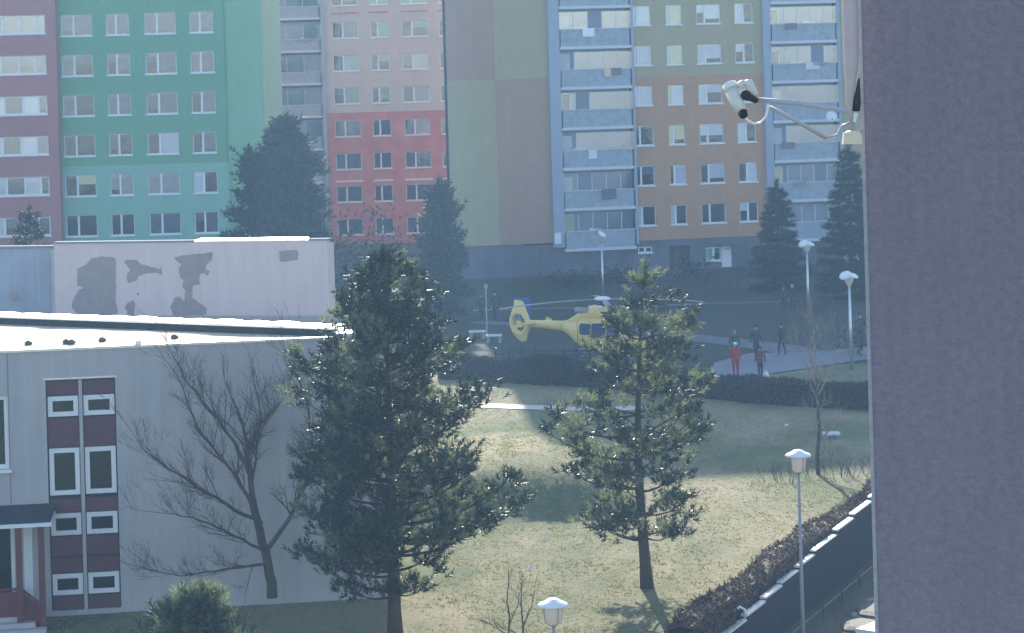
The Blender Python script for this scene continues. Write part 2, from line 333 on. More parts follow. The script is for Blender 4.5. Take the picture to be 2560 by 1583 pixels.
# grass blades over the lit lawn, in tufts
def grass(n, x0, x1, y0, y1, h, name, m, near=True):
    X = rng.uniform(x0, x1, n); Y = y0+(y1-y0)*rng.uniform(0, 1, n)**1.4
    keep = np.array([x < WX(y)-0.3 if WY0 < y < WY1 else True for x, y in zip(X, Y)]); X, Y = X[keep], Y[keep]
    nz = np.array([noise.noise(Vector((x*0.9, y*0.5, 2.0))) for x, y in zip(X, Y)])
    k2 = nz > -0.6; X, Y, nz = X[k2], Y[k2], nz[k2]
    Z = np.array([gz(x, y) for x, y in zip(X, Y)]); out = []
    for k in range(3):
        a = rng.uniform(0, 2*np.pi, len(X)); hh = h*(0.6+0.8*rng.random(len(X)))*(1+nz); ww = 0.02+0.012*rng.random(len(X))
        lean = 0.8*hh*rng.random(len(X)); b = rng.uniform(0, 2*np.pi, len(X))
        ox, oy = rng.normal(0, 0.04, len(X)), rng.normal(0, 0.04, len(X))
        p0 = np.stack([X+ox-ww*np.cos(a), Y+oy-ww*np.sin(a), Z-0.01], 1); p1 = np.stack([X+ox+ww*np.cos(a), Y+oy+ww*np.sin(a), Z-0.01], 1)
        p2 = np.stack([X+ox+lean*np.cos(b), Y+oy+lean*np.sin(b), Z+hh], 1); out.append(np.stack([p0, p1, p2], 1))
    V = np.concatenate(out); mi = rng.integers(0, len(m), len(V))
    o = tri_mesh(name, V, m, midx=mi); return tag(o, 'dry yellowish lawn grass with greener tufts between the pines and the wall', 'grass', kind='stuff')
GR = [mat('straw_grass', (0.34,0.29,0.18), transl=0.2), mat('green_grass', (0.22,0.22,0.12), transl=0.2), mat('olive_grass', (0.28,0.25,0.15), transl=0.2)]
grass(50000, -13, 12, 48, 112, 0.032, 'grass', GR)

# ------------------------------------------------------------------ buildings
class Fac:                                          # a building whose front plane passes through O, turned by tan a
    def __init__(s, name, label, O, tan, cat='apartment building'):
        s.O = O; s.a = math.atan(tan); s.e = thing(name, label, cat, (O[0], O[1], 0), s.a)
    def px(s, x, y, off=0.0):                       # photo pixel -> (along, up) on the plane `off` behind the front
        u, v = uv(x, y); k = u/F; ca, sa = math.cos(s.a), math.sin(s.a)
        D = (off-s.O[0]*sa+s.O[1]*ca)/(ca-k*sa); X = k*D
        return (X-s.O[0])*ca+(D-s.O[1])*sa, H-v/F*D
def wall(mb, x0, x1, z0, z1, holes, y=0.0, deep=0.22, mf=lambda x, z: 0, cutx=(), cutz=()):
    xs = sorted({x0, x1, *cutx, *[h[0] for h in holes], *[h[1] for h in holes]}); zs = sorted({z0, z1, *cutz, *[h[2] for h in holes], *[h[3] for h in holes]})
    xs = [x for x in xs if x0 <= x <= x1]; zs = [z for z in zs if z0 <= z <= z1]
    for a, b in zip(xs[:-1], xs[1:]):
        for c, d in zip(zs[:-1], zs[1:]):
            mx, mz = (a+b)/2, (c+d)/2
            if any(h[0] < mx < h[1] and h[2] < mz < h[3] for h in holes): continue
            mb.quad((a,y,c),(b,y,c),(b,y,d),(a,y,d), mf(mx, mz))
    for a, b, c, d in holes:
        i = mf((a+b)/2, (c+d)/2); Y = y+deep
        mb.quad((a,y,c),(a,y,d),(a,Y,d),(a,Y,c), i); mb.quad((b,y,c),(b,Y,c),(b,Y,d),(b,y,d), i)
        mb.quad((a,y,d),(b,y,d),(b,Y,d),(a,Y,d), i); mb.quad((a,y,c),(a,Y,c),(b,Y,c),(b,y,c), i)
CACHE = {}
def frame_mesh(w, h, splits, t=0.055, m='white'):
    key = ('f', round(w,2), round(h,2), tuple(round(q,2) for q in splits), t, m)
    if key not in CACHE:
        mb = MB(); y0, y1 = 0.10, 0.17
        mb.box(0, t, y0, y1, 0, h); mb.box(w-t, w, y0, y1, 0, h); mb.box(t, w-t, y0, y1, 0, t); mb.box(t, w-t, y0, y1, h-t, h)
        for s_ in splits: mb.box(s_-0.065, s_+0.065, y0-0.012, y1, t, h-t)
        CACHE[key] = mb.mesh('window', M[m])
    return CACHE[key]
def box_mesh(name, dims, m):
    key = (name, tuple(round(d, 3) for d in dims), m.name)
    if key not in CACHE:
        mb = MB(); mb.box(*dims); CACHE[key] = mb.mesh(name, m)
    return CACHE[key]
def window(parent, x0, x1, z0, z1, splits=(0.38,), cur=('grey','grey'), sill=True, gm='window_glass', t=0.055, lab=None):
    w_, h_ = x1-x0, z1-z0; sp = [w_*s_ for s_ in splits]
    o = link('window', frame_mesh(w_, h_, sp, t), parent, loc=(x0, 0, z0))
    if lab: o['label'] = lab
    ed = [0]+sp+[w_]
    for i in range(len(ed)-1):
        a, b = ed[i]+(0.05), ed[i+1]-(0.05)
        link('pane', box_mesh('pane', (a, b, 0.13, 0.14, 0.05, h_-0.05), MAT[gm]), o)
        c = cur[i % len(cur)]
        if c:
            top = h_-0.03; bot = 0.03
            if rnd.random() < 0.25: bot = h_*rnd.choice([0.25, 0.4, 0.55])
            link('curtain', box_mesh('curtain', (a-0.02, b+0.02, 0.165, 0.172, bot, top), M['c_'+c]), o)
    if sill: link('sill', box_mesh('sill', (-0.06, w_+0.06, -0.09, 0.10, -0.09, -0.003), M['white']), o)
    return o
def body(mb, x0, x1, y0, y1, z0, z1, i=0, front=False):   # back, sides and roof of a block, a dark lining behind the front
    mb.quad((x0,y0,z0),(x0,y0,z1),(x0,y1,z1),(x0,y1,z0), i); mb.quad((x1,y0,z0),(x1,y1,z0),(x1,y1,z1),(x1,y0,z1), i)
    mb.quad((x0,y1,z0),(x0,y1,z1),(x1,y1,z1),(x1,y1,z0), i); mb.quad((x0,y0,z1),(x1,y0,z1),(x1,y1,z1),(x0,y1,z1), i)
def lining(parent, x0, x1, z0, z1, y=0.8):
    mb = MB(); mb.box(x0+0.05, x1-0.05, y, y+0.1, z0+0.05, z1-0.05); mb.build('dark_room_sheet', M['dark'], parent)  # dark sheet, the gloom of unlit rooms put into its colour
def pick(*a): return rnd.choice(a)

# --- green building and the salmon one beside it
TOP = 37.6
G = Fac('apartment_building', 'green apartment block with pale green lower storeys and small two-pane windows', (0, 165.0), 0.0)
gx0 = G.px(141, 60)[0]; gx1 = G.px(560, 60)[0]; gx2 = G.px(652, 20)[0]
colx = [(G.px(a, 65)[0], G.px(b, 65)[0]) for a, b in ((152,230),(265,323),(361,439),(474,533))]
sillz = [G.px(190, y)[1] for y in (595,496,396,295,194.5,93.5)]; pitch = (sillz[-1]-sillz[0])/5
rowz = [sillz[0]+pitch*k for k in range(-2, 12)]
gholes = [(a, b, z+0.1, z+1.56) for a, b in colx for z in rowz if 1 < z and z+1.6 < TOP-1]
zb = G.px(300, 413)[1]
mb = MB(); wall(mb, gx0, gx1, 0, TOP, gholes, mf=lambda x, z: 1 if z < zb else 0, cutz=(zb,))
mb.build('front_wall', [M['green'], M['palegreen']], G.e)
mb = MB(); mb.box(gx1, gx2, 0.12, 0.4, 0, TOP); mb.box(gx0, gx1, 13.8, 14, 0, TOP); mb.box(gx0-0.001+0.01, gx0+0.2, 0.3, 13.8, 0, TOP)
mb.build('blank_wall', M['gablegreen'], G.e)
mb = MB(); mb.box(gx2-0.2, gx2+0.003, 0.4, 14, 0, TOP); mb.build('gable_wall', M['hazegreen'], G.e)
mb = MB(); mb.box(gx1-0.02, gx1+0.10, -0.06, 0.12, 0, zb); mb.build('corner_trim', M['palegreen'], G.e)
mb = MB(); mb.box(gx0, gx2, 0.0, 14, TOP, TOP+0.4); mb.build('roof', M['darkroof'], G.e)
mb = MB(); mb.box(gx0+0.3, gx1, 1.0, 1.1, 0.2, TOP-0.2); mb.build('dark_room_sheet', M['dark'], G.e)
GC = {0:[('unlit','unlit'),('unlit','unlit'),('grey','grey'),('grey','grey')], 1:[('unlit','cream'),('blind','blind'),('blind','blind'),('white','unlit')],
      2:[('unlit','unlit'),('grey','unlit'),('unlit','lilac'),('unlit','grey')], 3:[('grey','unlit'),('grey','grey'),('grey','grey'),('unlit','grey')],
      4:[('grey','grey'),('grey','grey'),('grey','grey'),('pink','grey')], 5:[('grey','grey'),('pink','grey'),('pink','pink'),('grey','grey')]}
for ci, (a, b) in enumerate(colx):
    for ri, z in enumerate(rowz):
        if z > 22 or z < 1.2: continue
        cur = GC[min(5, max(0, ri-2))][ci]
        window(G.e, a, b, z+0.1, z+1.56, (0.40,) if ci % 2 == 0 else (0.43,), cur)
S = Fac('apartment_building', 'salmon apartment block with long glazed loggia windows, cut off by the left picture edge', (0, 164.0), 0.0)
sx1 = S.px(139, 60)[0]; sx0 = sx1-22
lx1 = S.px(113, 60)[0]; lx0 = lx1-4.9
lz = [S.px(60, y)[1] for y in (592,491,390,289,187.5,86.5)]; lp = (lz[-1]-lz[0])/5; lzs = [lz[0]+lp*k for k in range(-1, 7)]
sh = [(lx0+o_, lx1+o_, z+0.05, z+1.33) for z in lzs for o_ in (0, -6.2)]
mb = MB(); wall(mb, sx0, sx1, 0, TOP+0.5, sh, deep=0.5); mb.build('front_wall', M['salmon'], S.e)
mb = MB(); body(mb, sx0, sx1, 0, 14, 0, TOP+0.5); mb.build('side_and_roof', M['salmon'], S.e)
lining(S.e, sx0, sx1, 0, TOP, 1.2)
for k, z in enumerate(lzs):
    for o_ in (0, -6.2):
        window(S.e, lx0+o_, lx1+o_, z+0.05, z+1.33, (0.36, 0.62, 0.84) if k % 2 else (0.40, 0.66, 0.88), (pick('grey','white','lilac'), pick('grey','unlit'), pick('grey','white'), 'grey'), t=0.09, gm='balcony_glass')

# --- red and beige building farther back
B = Fac('apartment_building', 'red lower and beige upper apartment block seen in the gap behind the conifers', (0, 202.0), 0.0)
bx0 = B.px(812, 100)[0]; bx1 = B.px(1180, 100)[0]+6; bl0 = B.px(640, 100)[0]-2; bl1 = B.px(803, 100)[0]
bc = [(B.px(a, 120)[0], B.px(b, 120)[0]) for a, b in ((832,896),(927,972),(1006,1070),(1099,1144))]
bz = [B.px(860, y)[1] for y in (508,426,346,262,180,98)]; bp_ = (bz[-1]-bz[0])/5; bzs = [bz[0]+bp_*k for k in range(-1, 8)]
zr = B.px(900, 281)[1]
bh = [(a, b, z+0.08, z+1.42) for a, b in bc for z in bzs]
mb = MB(); wall(mb, bx0, bx1, 0, TOP-3, bh, mf=lambda x, z: 1 if z < zr else 0, cutz=(zr,)); mb.build('front_wall', [M['beige'], M['red']], B.e)
mb = MB(); mb.box(bl1, bx0, -0.25, 0.3, 0, TOP-3); mb.build('corner_pier', M['bluewall'], B.e)
mb = MB(); body(mb, bl0-14, bx1, 1.0, 14, 0, TOP-3); mb.build('side_and_roof', M['beige'], B.e)
lining(B.e, bl0-14, bx1, 0, TOP-3.2, 1.1)
BC = [('unlit','unlit'),('unlit','unlit'),('unlit','unlit'),('unlit','unlit'),('grey','blind'),('grey','lilac'),('unlit','mint'),('mint','mint'),('mint','mint')]
for ci, (a, b) in enumerate(bc):
    for ri, z in enumerate(bzs):
        cur = BC[ri]
        if ci == 0 and ri == 6: cur = ('unlit','pink')
        if ci == 0 and ri == 7: cur = ('brick','brick')
        if ci == 2 and ri == 5: cur = ('blind','white')
        window(B.e, a, b, z+0.08, z+1.42, (0.40,), cur)
for ri in (2, 7, 8):                               # narrow ledges above some windows
    for a, b in bc:
        mb = MB(); mb.box(a-0.1, b+0.1, -0.06, -0.002, bzs[ri-1]+bp_-0.62 if ri > 2 else bzs[1]+1.75, bzs[ri-1]+bp_-0.52 if ri > 2 else bzs[1]+1.9)
        mb.build('ledge', M['white'] if ri == 2 else M['salmon'], B.e)
def balcony(parent, x0, x1, z, ph, gh, low=False, bright=0.5, back=0.62, out=0.0):
    """glazed loggia: z = top of its slab; ph = parapet height; gh = glazing height"""
    mb = MB(); mb.box(x0, x1, out-0.10, back, -0.20+z, z); o = mb.build('balcony', M['blueframe'], parent)
    mb = MB(); mb.box(x0+0.1, x1-0.1, out, out+0.05, z, z+ph-0.06); mb.build('parapet_panel', M['bluepanel'], o)
    mb = MB(); mb.box(x0+0.02, x1-0.02, out-0.07, out+0.08, z+ph-0.06, z+ph); mb.build('handrail', M['blueframe'], o)
    n = 5; w_ = (x1-x0)/n
    for i in range(n+1): link('glazing_bar', box_mesh('glazing_bar', (-0.025, 0.025, out-0.002, out+0.04, 0, gh), M['blueframe']), o, loc=(x0+i*w_, 0, z+ph))
    for i in range(n):
        if rnd.random() < 0.22: continue
        mb = MB(); mb.box(x0+i*w_+0.03, x0+(i+1)*w_-0.03, out+0.012, out+0.02, z+ph+0.01, z+ph+gh-0.01); mb.build('pane', MAT['balcony_glass'], o)
    # back wall with a balcony door, a window and bright curtains behind the glazing
    x = x0+0.15
    mb = MB(); mb.box(x0, x1, back-0.1, back, z, z+ph+gh+0.2); mb.build('back_wall', M['bluewall'], o)
    for wd, nm, cs in ((0.75, 'door', ('white','cream','lilac','unlit')), (0.12, None, ()), (0.95, 'window', ('unlit','lilac','grey')), (1.5, 'window', ('cream','white','peach','unlit') if not low else ('unlit','grey')), (1.3, 'curtain', ('white','mint','lilac','cream'))):
        if x+wd > x1-0.1: wd = x1-0.1-x
        if wd < 0.15: break
        if nm:
            c = M['c_'+rnd.choice(cs)]
            b0 = z+0.05 if nm == 'door' else z+ph-0.15; t0 = z+ph+gh-rnd.uniform(0.05, 0.3)
            mb = MB(); mb.box(x, x+wd-0.06, back-0.16, back-0.102, b0, t0, 0)
            mb.box(x, x+0.06, back-0.19, back-0.161, b0, t0, 1); mb.box(x+wd-0.12, x+wd-0.06, back-0.19, back-0.161, b0, t0, 1); mb.box(x, x+wd-0.06, back-0.19, back-0.161, t0-0.06, t0+0.0, 1)
            mb.build(nm, [c, M['white']], o)
        x += wd
    for _k in range(rnd.choice((0, 1, 1, 2))):      # cloths hung over the rail, flower boxes
        xx = rnd.uniform(x0+0.3, x1-1.5); mb = MB()
        if rnd.random() < 0.6:
            w2, h2 = rnd.uniform(0.5, 1.2), rnd.uniform(0.3, 0.7); mb.box(xx, xx+w2, out-0.10, out-0.075, z+ph-h2, z+ph+0.02); mb.build('laundry', M['c_'+rnd.choice(['white','lilac','pink','grey','white','peach'])], o)
        else:
            mb.box(xx, xx+0.9, out-0.26, out-0.075, z+ph-0.16, z+ph); ob = mb.build('flower_box', M['redpaint'] if rnd.random() < 0.4 else M['grey'], o)
    if rnd.random() < 0.8:                          # things kept on the balcony
        mb = MB(); xx = rnd.uniform(x0+0.5, x1-0.9)
        mb.tube([(xx, out+0.2, z+ph+0.05), (xx+0.5, out+0.2, z+ph+0.02), (xx+0.9, out+0.2, z+ph+0.06)], [0.10, 0.13, 0.06], 6)
        mb.build('laundry', M['c_'+rnd.choice(['white','lilac','pink'])], o)
    return o
for ri, z in enumerate(bzs):
    balcony(B.e, bl0+0.2, bl1-0.05, z-0.85, 0.95, 1.25)

# --- checkered block with orange facade and two blue loggia columns
O_ = at(1366, 300, 166.0)
A = Fac('apartment_building', 'brown, khaki and orange apartment block with two blue glazed loggia columns', (O_.x, 166.0), 0.20)
ax = lambda x, y=60: A.px(x, y)[0]
c0, c1, c2 = ax(1112, 10), ax(1233, 10), ax(1366, 10)
zc0 = A.px(1300, 197)[1]; zp = A.px(1300, 611)[1]
mb = MB(); wall(mb, c0, c2, zp, TOP, [], mf=lambda x, z: (0 if (x < c1) == (z > zc0 and z < zc0+9.6 or z > 99) else 1), cutx=(c1,), cutz=(zc0, zc0+9.6, zc0+19.2))
mb.build('checker_wall', [M['brown'], M['khaki']], A.e)
k1, k2 = ax(1393, 10), ax(1574, 10); k3, k4 = ax(1905, 10), ax(2090, 10)
cx = [(ax(a, 40), ax(b, 40)) for a, b in ((1578,1626),(1664,1704),(1741,1801),(1836,1882))]
az = [A.px(1600, y)[1] for y in (567.6,469,366.5,266.5,166,66)]; ap = (az[-1]-az[0])/5; azs = [az[0]+ap*k for k in range(0, 8)]
aho = [(a, b, z+0.08, z+1.44) for a, b in cx for z in azs]
zo = A.px(1700, 190)[1]; zq = A.px(1650, 600)[1]
# ground floor openings, surveyed on the photograph
ent = [A.px(1597, 632)+A.px(1630, 617), A.px(1676, 690)+A.px(1725, 613), A.px(1767, 652)+A.px(1802, 618), A.px(1806, 688)+A.px(1831, 614)]
ent = [(e[0], e[2], max(0.05, e[1]), e[3]) for e in ent]
wallx0, wallx1 = k2+0.02, k3+0.0
mb = MB(); wall(mb, wallx0, wallx1, zq, TOP, aho, mf=lambda x, z: 1 if z > zo else 0, cutz=(zo,)); mb.build('front_wall', [M['orange'], M['khaki']], A.e)
mb = MB(); wall(mb, c0+0.3, k4+3.5, 0, zp, [], y=0.35) if False else None
mb = MB(); wall(mb, c2-2.0, k4+3.5, 0, zq, ent, y=0.10, deep=0.3, cutz=()); mb.box(c0+0.15, c2-2.0, 0.10, 0.3, 0, zp); mb.build('plinth_wall', M['plinth'], A.e)
mb = MB(); cb = c0+13*0.2+1.0; xe = k4+14
mb.quad((c0,0.02,0),(c0,0.02,TOP),(cb,13,TOP),(cb,13,0)); mb.quad((xe,0.02,0),(xe,13,0),(xe,13,TOP),(xe,0.02,TOP)); mb.quad((cb,13,0),(cb,13,TOP),(xe,13,TOP),(xe,13,0)); mb.quad((c0,0.02,TOP),(xe,0.02,TOP),(xe,13,TOP),(cb,13,TOP)); mb.build('side_and_roof', M['brown'], A.e)
mb = MB(); mb.box(c2, k1, -0.35, 0.10, zp-0.3, TOP); mb.box(k2-0.04, k2+0.12, -0.35, 0.1, zp-0.3, TOP); mb.build('loggia_pier', M['bluewall'], A.e)
mb = MB(); mb.box(k3-0.1, k3+0.45, -0.35, 0.10, zp-0.3, TOP); mb.box(k4-0.12, k4+0.1, -0.35, 0.1, zp-0.3, TOP); mb.build('loggia_pier', M['bluewall'], A.e)
mb = MB(); wall(mb, k4+0.1, k4+14, 0, TOP, [], y=0.0); mb.build('front_wall', M['khaki'], A.e)
lining(A.e, c0, k4+13, 0, TOP, 1.3)
AC = [[('white','unlit'),('white','unlit'),('unlit','unlit'),('white','unlit')],[('unlit','grey'),('unlit','lilac'),('unlit','lilac'),('unlit','white')],
      [('unlit','unlit'),('cream','cream'),('white','lilac'),('white','unlit')],[('white','lilac'),('cream','white'),('white','lilac'),('white','unlit')],
      [('lilac','lilac'),('cream','cream'),('lilac','lilac'),('white','unlit')],[('lilac','white'),('cream','cream'),('white','white'),('white','unlit')]]+[[('white','lilac')]*4]*3  # bright curtains in the upper rows paint in reflections of lit buildings
for ci, (a, b) in enumerate(cx):
    for ri, z in enumerate(azs):
        window(A.e, a, b, z+0.08, z+1.44, (0.30,) if ci in (0, 1) else ((0.34,) if ci == 2 else (0.46,)), AC[ri][ci])
pz = [A.px(1480, y)[1] for y in (619, 517)]
for ri in range(8):
    z = pz[0]+ap*ri
    balcony(A.e, k1+0.02, k2-0.06, z, 1.22, 1.18, low=ri < 2, out=-0.28)
    balcony(A.e, k3+0.47, k4-0.14, z, 1.22, 1.18, low=ri < 2, out=-0.28)
# ground floor: small window, dark passage, shop window and white door
window(A.e, *ent[0], (0.5,), ('unlit',)); 
mb = MB(); e = ent[1]; mb.box(e[0]+0.05, e[1]-0.05, 0.38, 0.44, e[2], e[3]-0.05); mb.build('door', mat('dark_brown_door', (0.045,0.035,0.045)), A.e)
window(A.e, *ent[2], (0.5,), ('mint','grey'))
e = ent[3]; mb = MB(); mb.box(e[0]+0.02, e[1]-0.02, 0.20, 0.27, e[2], e[2]+1.25); mb.box(e[0]+0.02, e[0]+0.18, 0.2, 0.27, e[2]+1.25, e[3]-0.02); mb.box(e[1]-0.14, e[1]-0.02, 0.2, 0.27, e[2]+1.25, e[3]-0.02); mb.box(e[0]+0.18, e[1]-0.14, 0.2, 0.27, e[3]-0.2, e[3]-0.02)
dr = mb.build('door', M['white'], A.e); dr['label'] = 'white entrance door with a glazed upper half'
mb = MB(); mb.box(e[0]+0.18, e[1]-0.14, 0.22, 0.24, e[2]+1.25, e[3]-0.2); mb.build('pane', MAT['window_glass'], dr)
mb = MB(); mb.box(e[1]-0.12, e[1]-0.07, 0.12, 0.2, e[2]+0.95, e[2]+1.1); mb.build('handle', M['steel'], dr)
mb = MB(); mb.box(e[0]-0.2, e[1]+0.3, -0.9, 0.09, e[3]+0.1, e[3]+0.22); mb.build('canopy', M['plinth'], A.e)
p = A.px(1390, 596); mb = MB(); mb.box(p[0]-0.2, p[0]+0.25, -0.55, -0.352, p[1]-0.35, p[1]+0.4); mb.build('meter_box', M['white'], A.e)
# dish on the right loggia
p = at(2078, 293, 167.5); dsh = thing('satellite_dish', 'white satellite dish on the right loggia column below the camera arm', 'satellite dish', p)
mb = MB(); mb.lathe([(0.02,0.0),(0.25,0.05),(0.42,0.16),(0.43,0.165),(0.25,0.09),(0.02,0.04)], n=20, axis=Matrix.Rotation(R(70), 3, 'X')@Matrix.Rotation(R(0),3,'Y')); mb.build('dish', M['white'], dsh, True)
mb = MB(); mb.tube([(0,0.05,-0.05),(0.0,0.9,-0.1),(0.0,1.5,-0.5)], 0.03); mb.build('bracket', M['steel'], dsh)
mb = MB(); mb.tube([(0,0,-0.3),(0.02,-0.35,-0.15)], 0.02); mb.box(-0.03,0.06,-0.43,-0.33,-0.2,-0.1); mb.build('receiver_arm', M['grey'], dsh)

# ------------------------------------------------------------------ school in front
Sc = Fac('school_building', 'two-storey pale grey school wing with stacked windows and purple-brown panels', (-11.3, 64.8), 0.13, 'school')
sp = lambda cx_, cy_, off=0.0: Sc.px(cx_/1.981, 820+cy_/1.981, off)
rx = Sc.px(962, 1000)[0]; rmid = Sc.px(842, 1000)[0]; lx = -14.0; zt = Sc.px(250, 867)[1]
lcol = (sp(232, 300)[0], sp(386, 300)[0]); rcol = (sp(409, 300)[0], sp(566, 300)[0])
midx = (lcol[1], rcol[0])
L_rows = [(262,336,'p'),(340,440,'w'),(447,595,'p'),(598,830,'w'),(848,918,'p'),(922,1030,'w'),(1036,1133,'p'),(1142,1218,'p'),(1222,1326,'w'),(1332,1426,'p')]
zz = [(sp(310, b)[1], sp(310, a)[1], k) for a, b, k in L_rows]
zlo = max(0.15, zz[-1][0]); hole = (lcol[0]-0.03, rcol[1]+0.03, zlo-0.02, zz[0][1]+0.04)
lw = (Sc.px(-150, 1000)[0], sp(44, 500)[0], sp(20, 700)[1], sp(20, 335)[1])
door = (Sc.px(-90, 1400)[0], sp(75, 1200)[0], 0.05, sp(20, 930)[1])
mb = MB(); wall(mb, lx-8, rx, 0, zt, [hole, lw, door], deep=0.18); mb.build('front_wall', M['school'], Sc.e)
# the wing narrows to a corner on the right: the back parapet runs diagonally
ca, sa = math.cos(Sc.a), math.sin(Sc.a)
def loc_(p): dx, dy = p.x-Sc.O[0], p.y-Sc.O[1]; return (dx*ca+dy*sa, -dx*sa+dy*ca)
pr = (rmid, 0.55); pl = loc_(Vector((-24.0, 77.2, 0)))
mb = MB(); zr0 = zt-0.06
mb.add([(lx-8,0,zr0),(rx,0,zr0),(pr[0],pr[1],zr0),(pl[0],pl[1],zr0)], [(0,1,2,3)]); 
n = 24; mb = MB(); vs = []; fs = []
for j in range(9):
    for i in range(n+1):
        t = i/n; x0_ = lx-8+(rmid-lx+8)*t; bxx = pl[0]+(pr[0]-pl[0])*t; byy = pl[1]+(pr[1]-pl[1])*t; q = j/8
        vs.append((x0_+(bxx-x0_)*q, byy*q, zr0+(0.05*noise.noise(Vector((x0_*0.7, q*3, 1))) if 0 < j < 8 else 0)))
for j in range(8):
    for i in range(n): fs.append((j*(n+1)+i, j*(n+1)+i+1, (j+1)*(n+1)+i+1, (j+1)*(n+1)+i))
mb.add(vs, fs); mb.build('roof', M['roof'], Sc.e, True)
mb = MB(); mb.box(lx-8, rx+0.05, -0.05, 0.07, zt-0.055, zt+0.015); mb.build('roof_edge', M['steel'], Sc.e)
mb = MB(); mb.quad((rx,0,0),(rx,6,0),(rx,6,zt-0.06),(rx,0,zt-0.06)); mb.quad((rx,6,0),(pl[0],pl[1],0),(pl[0],pl[1],zr0),(rx,6,zt-0.06)); mb.add([(rmid,0.3,zr0),(rx,0.05,zr0),(rx,6,zr0),(pr[0],pr[1],zr0)],[(0,1,2,3)]); mb.build('end_wall', M['school'], Sc.e)
dv = Vector((pr[0]-pl[0], pr[1]-pl[1], 0)); Lp = dv.length; dv.normalize(); nv = Vector((-dv.y, dv.x, 0))
def obox(mb, s0, s1, n0, n1, z0, z1, base=Vector((pl[0], pl[1], 0))):
    c = [base+dv*s+nv*q for s, q in ((s0,n0),(s1,n0),(s1,n1),(s0,n1))]
    mb.add([(p.x,p.y,z0) for p in c]+[(p.x,p.y,z1) for p in c], [(0,3,2,1),(4,5,6,7),(0,1,5,4),(1,2,6,5),(2,3,7,6),(3,0,4,7)])
mb = MB(); obox(mb, 0, Lp, 0.0, 0.22, zr0-0.3, zr0+0.20); mb.build('parapet', M['darkroof'], Sc.e)  # parapet made dark: the shade on its face is in the colour
s = 0.0
while s < Lp-0.2:                                    # sheet metal capping in lengths
    l_ = 1.02+rnd.uniform(-0.1, 0.1); e_ = min(s+l_, Lp+0.1); mb = MB(); h0 = rnd.uniform(0, 0.03)
    m_ = 7; vs = []
    for i in range(m_+1):
        q = s+(e_-s)*i/m_; hb = 0.05*math.sin(math.pi*i/m_)+h0
        for nn, zz_ in ((-0.06, zr0+0.202), (-0.06, zr0+0.225+hb*0.5), (0.15, zr0+0.27+hb), (0.45, zr0+0.29+hb*0.6)):
            p = Vector((pl[0], pl[1], 0))+dv*q+nv*nn; vs.append((p.x, p.y, zz_))
    fs = [(i*4+k, (i+1)*4+k, (i+1)*4+k+1, i*4+k+1) for i in range(m_) for k in range(3)]
    mb.add(vs, fs); mb.build('coping', M['coping'], Sc.e); s = e_+0.015
s = rmid+0.05
while s < rx-0.1:
    e_ = min(s+1.0, rx+0.05); mb = MB(); mb.add([(s,-0.05,zr0+0.08),(e_,-0.05,zr0+0.08),(e_,-0.05,zr0+0.16),(s,-0.05,zr0+0.16),(e_,0.4,zr0+0.27),(s,0.4,zr0+0.27),(s,0.4,zr0),(e_,0.4,zr0)], [(0,1,2,3),(3,2,4,5),(5,4,7,6)]); mb.build('coping', M['coping'], Sc.e); s = e_+0.015
# small vent on the roof edge and bits lying on the roof
p = Sc.px(346, 852); vt = MB(); vt.box(p[0]-0.07, p[0]+0.07, 0.15, 0.35, zr0-0.02, zr0+0.14); vt.box(p[0]-0.12, p[0]+0.09, 0.1, 0.5, zr0+0.14, zr0+0.17); vt.build('roof_vent', M['white'], Sc.e)
for cx_, cy_ in ((170,838),(447,828),(487,822),(708,818),(1235,775)):
    q = Sc.px(cx_*0.3517, 560+cy_*0.3517); mb = MB(); mb.lathe([(0.05,0),(0.12,0.04),(0.10,0.1),(0.03,0.14)], (q[0], rnd.uniform(0.8,1.8), zr0-0.01), 7); mb.build('leaf_heap', M['slab'], Sc.e)
# stacked panels and windows
for (c0_, c1_) in (lcol, rcol):
    for z0_, z1_, k in zz:
        d_ = 0.0 if c0_ == lcol[0] else (sp(490, 400)[1]-sp(310, 415)[1])*0.0
        if k == 'p':
            mb = MB(); mb.box(c0_, c1_, 0.10, 0.14, z0_+0.012, z1_-0.012); mb.build('infill_panel', M['panel'], Sc.e)
        else:
            big = z1_-z0_ > 1.2
            window(Sc.e, c0_+0.01, c1_-0.01, z0_, z1_, (), ('unlit',) if not big else ('schoolgreen',) if False else ('unlit',), sill=False, gm='school_glass', t=0.125)
mb = MB(); mb.box(midx[0]+0.015, midx[1]-0.015, 0.02, 0.15, hole[2], hole[3]-0.02); mb.build('mullion', M['school'], Sc.e)
mb = MB(); mb.box(hole[0]-0.05, hole[1]+0.05, -0.035, 0.02, hole[3], hole[3]+0.05); mb.build('lintel_trim', M['steel'], Sc.e)
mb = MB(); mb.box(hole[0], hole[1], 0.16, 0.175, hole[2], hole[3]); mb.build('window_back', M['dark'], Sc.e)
window(Sc.e, lw[0], lw[1], lw[2], lw[3], (0.5,), ('unlit',), sill=True, gm='school_glass', t=0.12)
lining(Sc.e, lx-8, lcol[0]-0.4, 0.05, zt-0.2, 0.6)
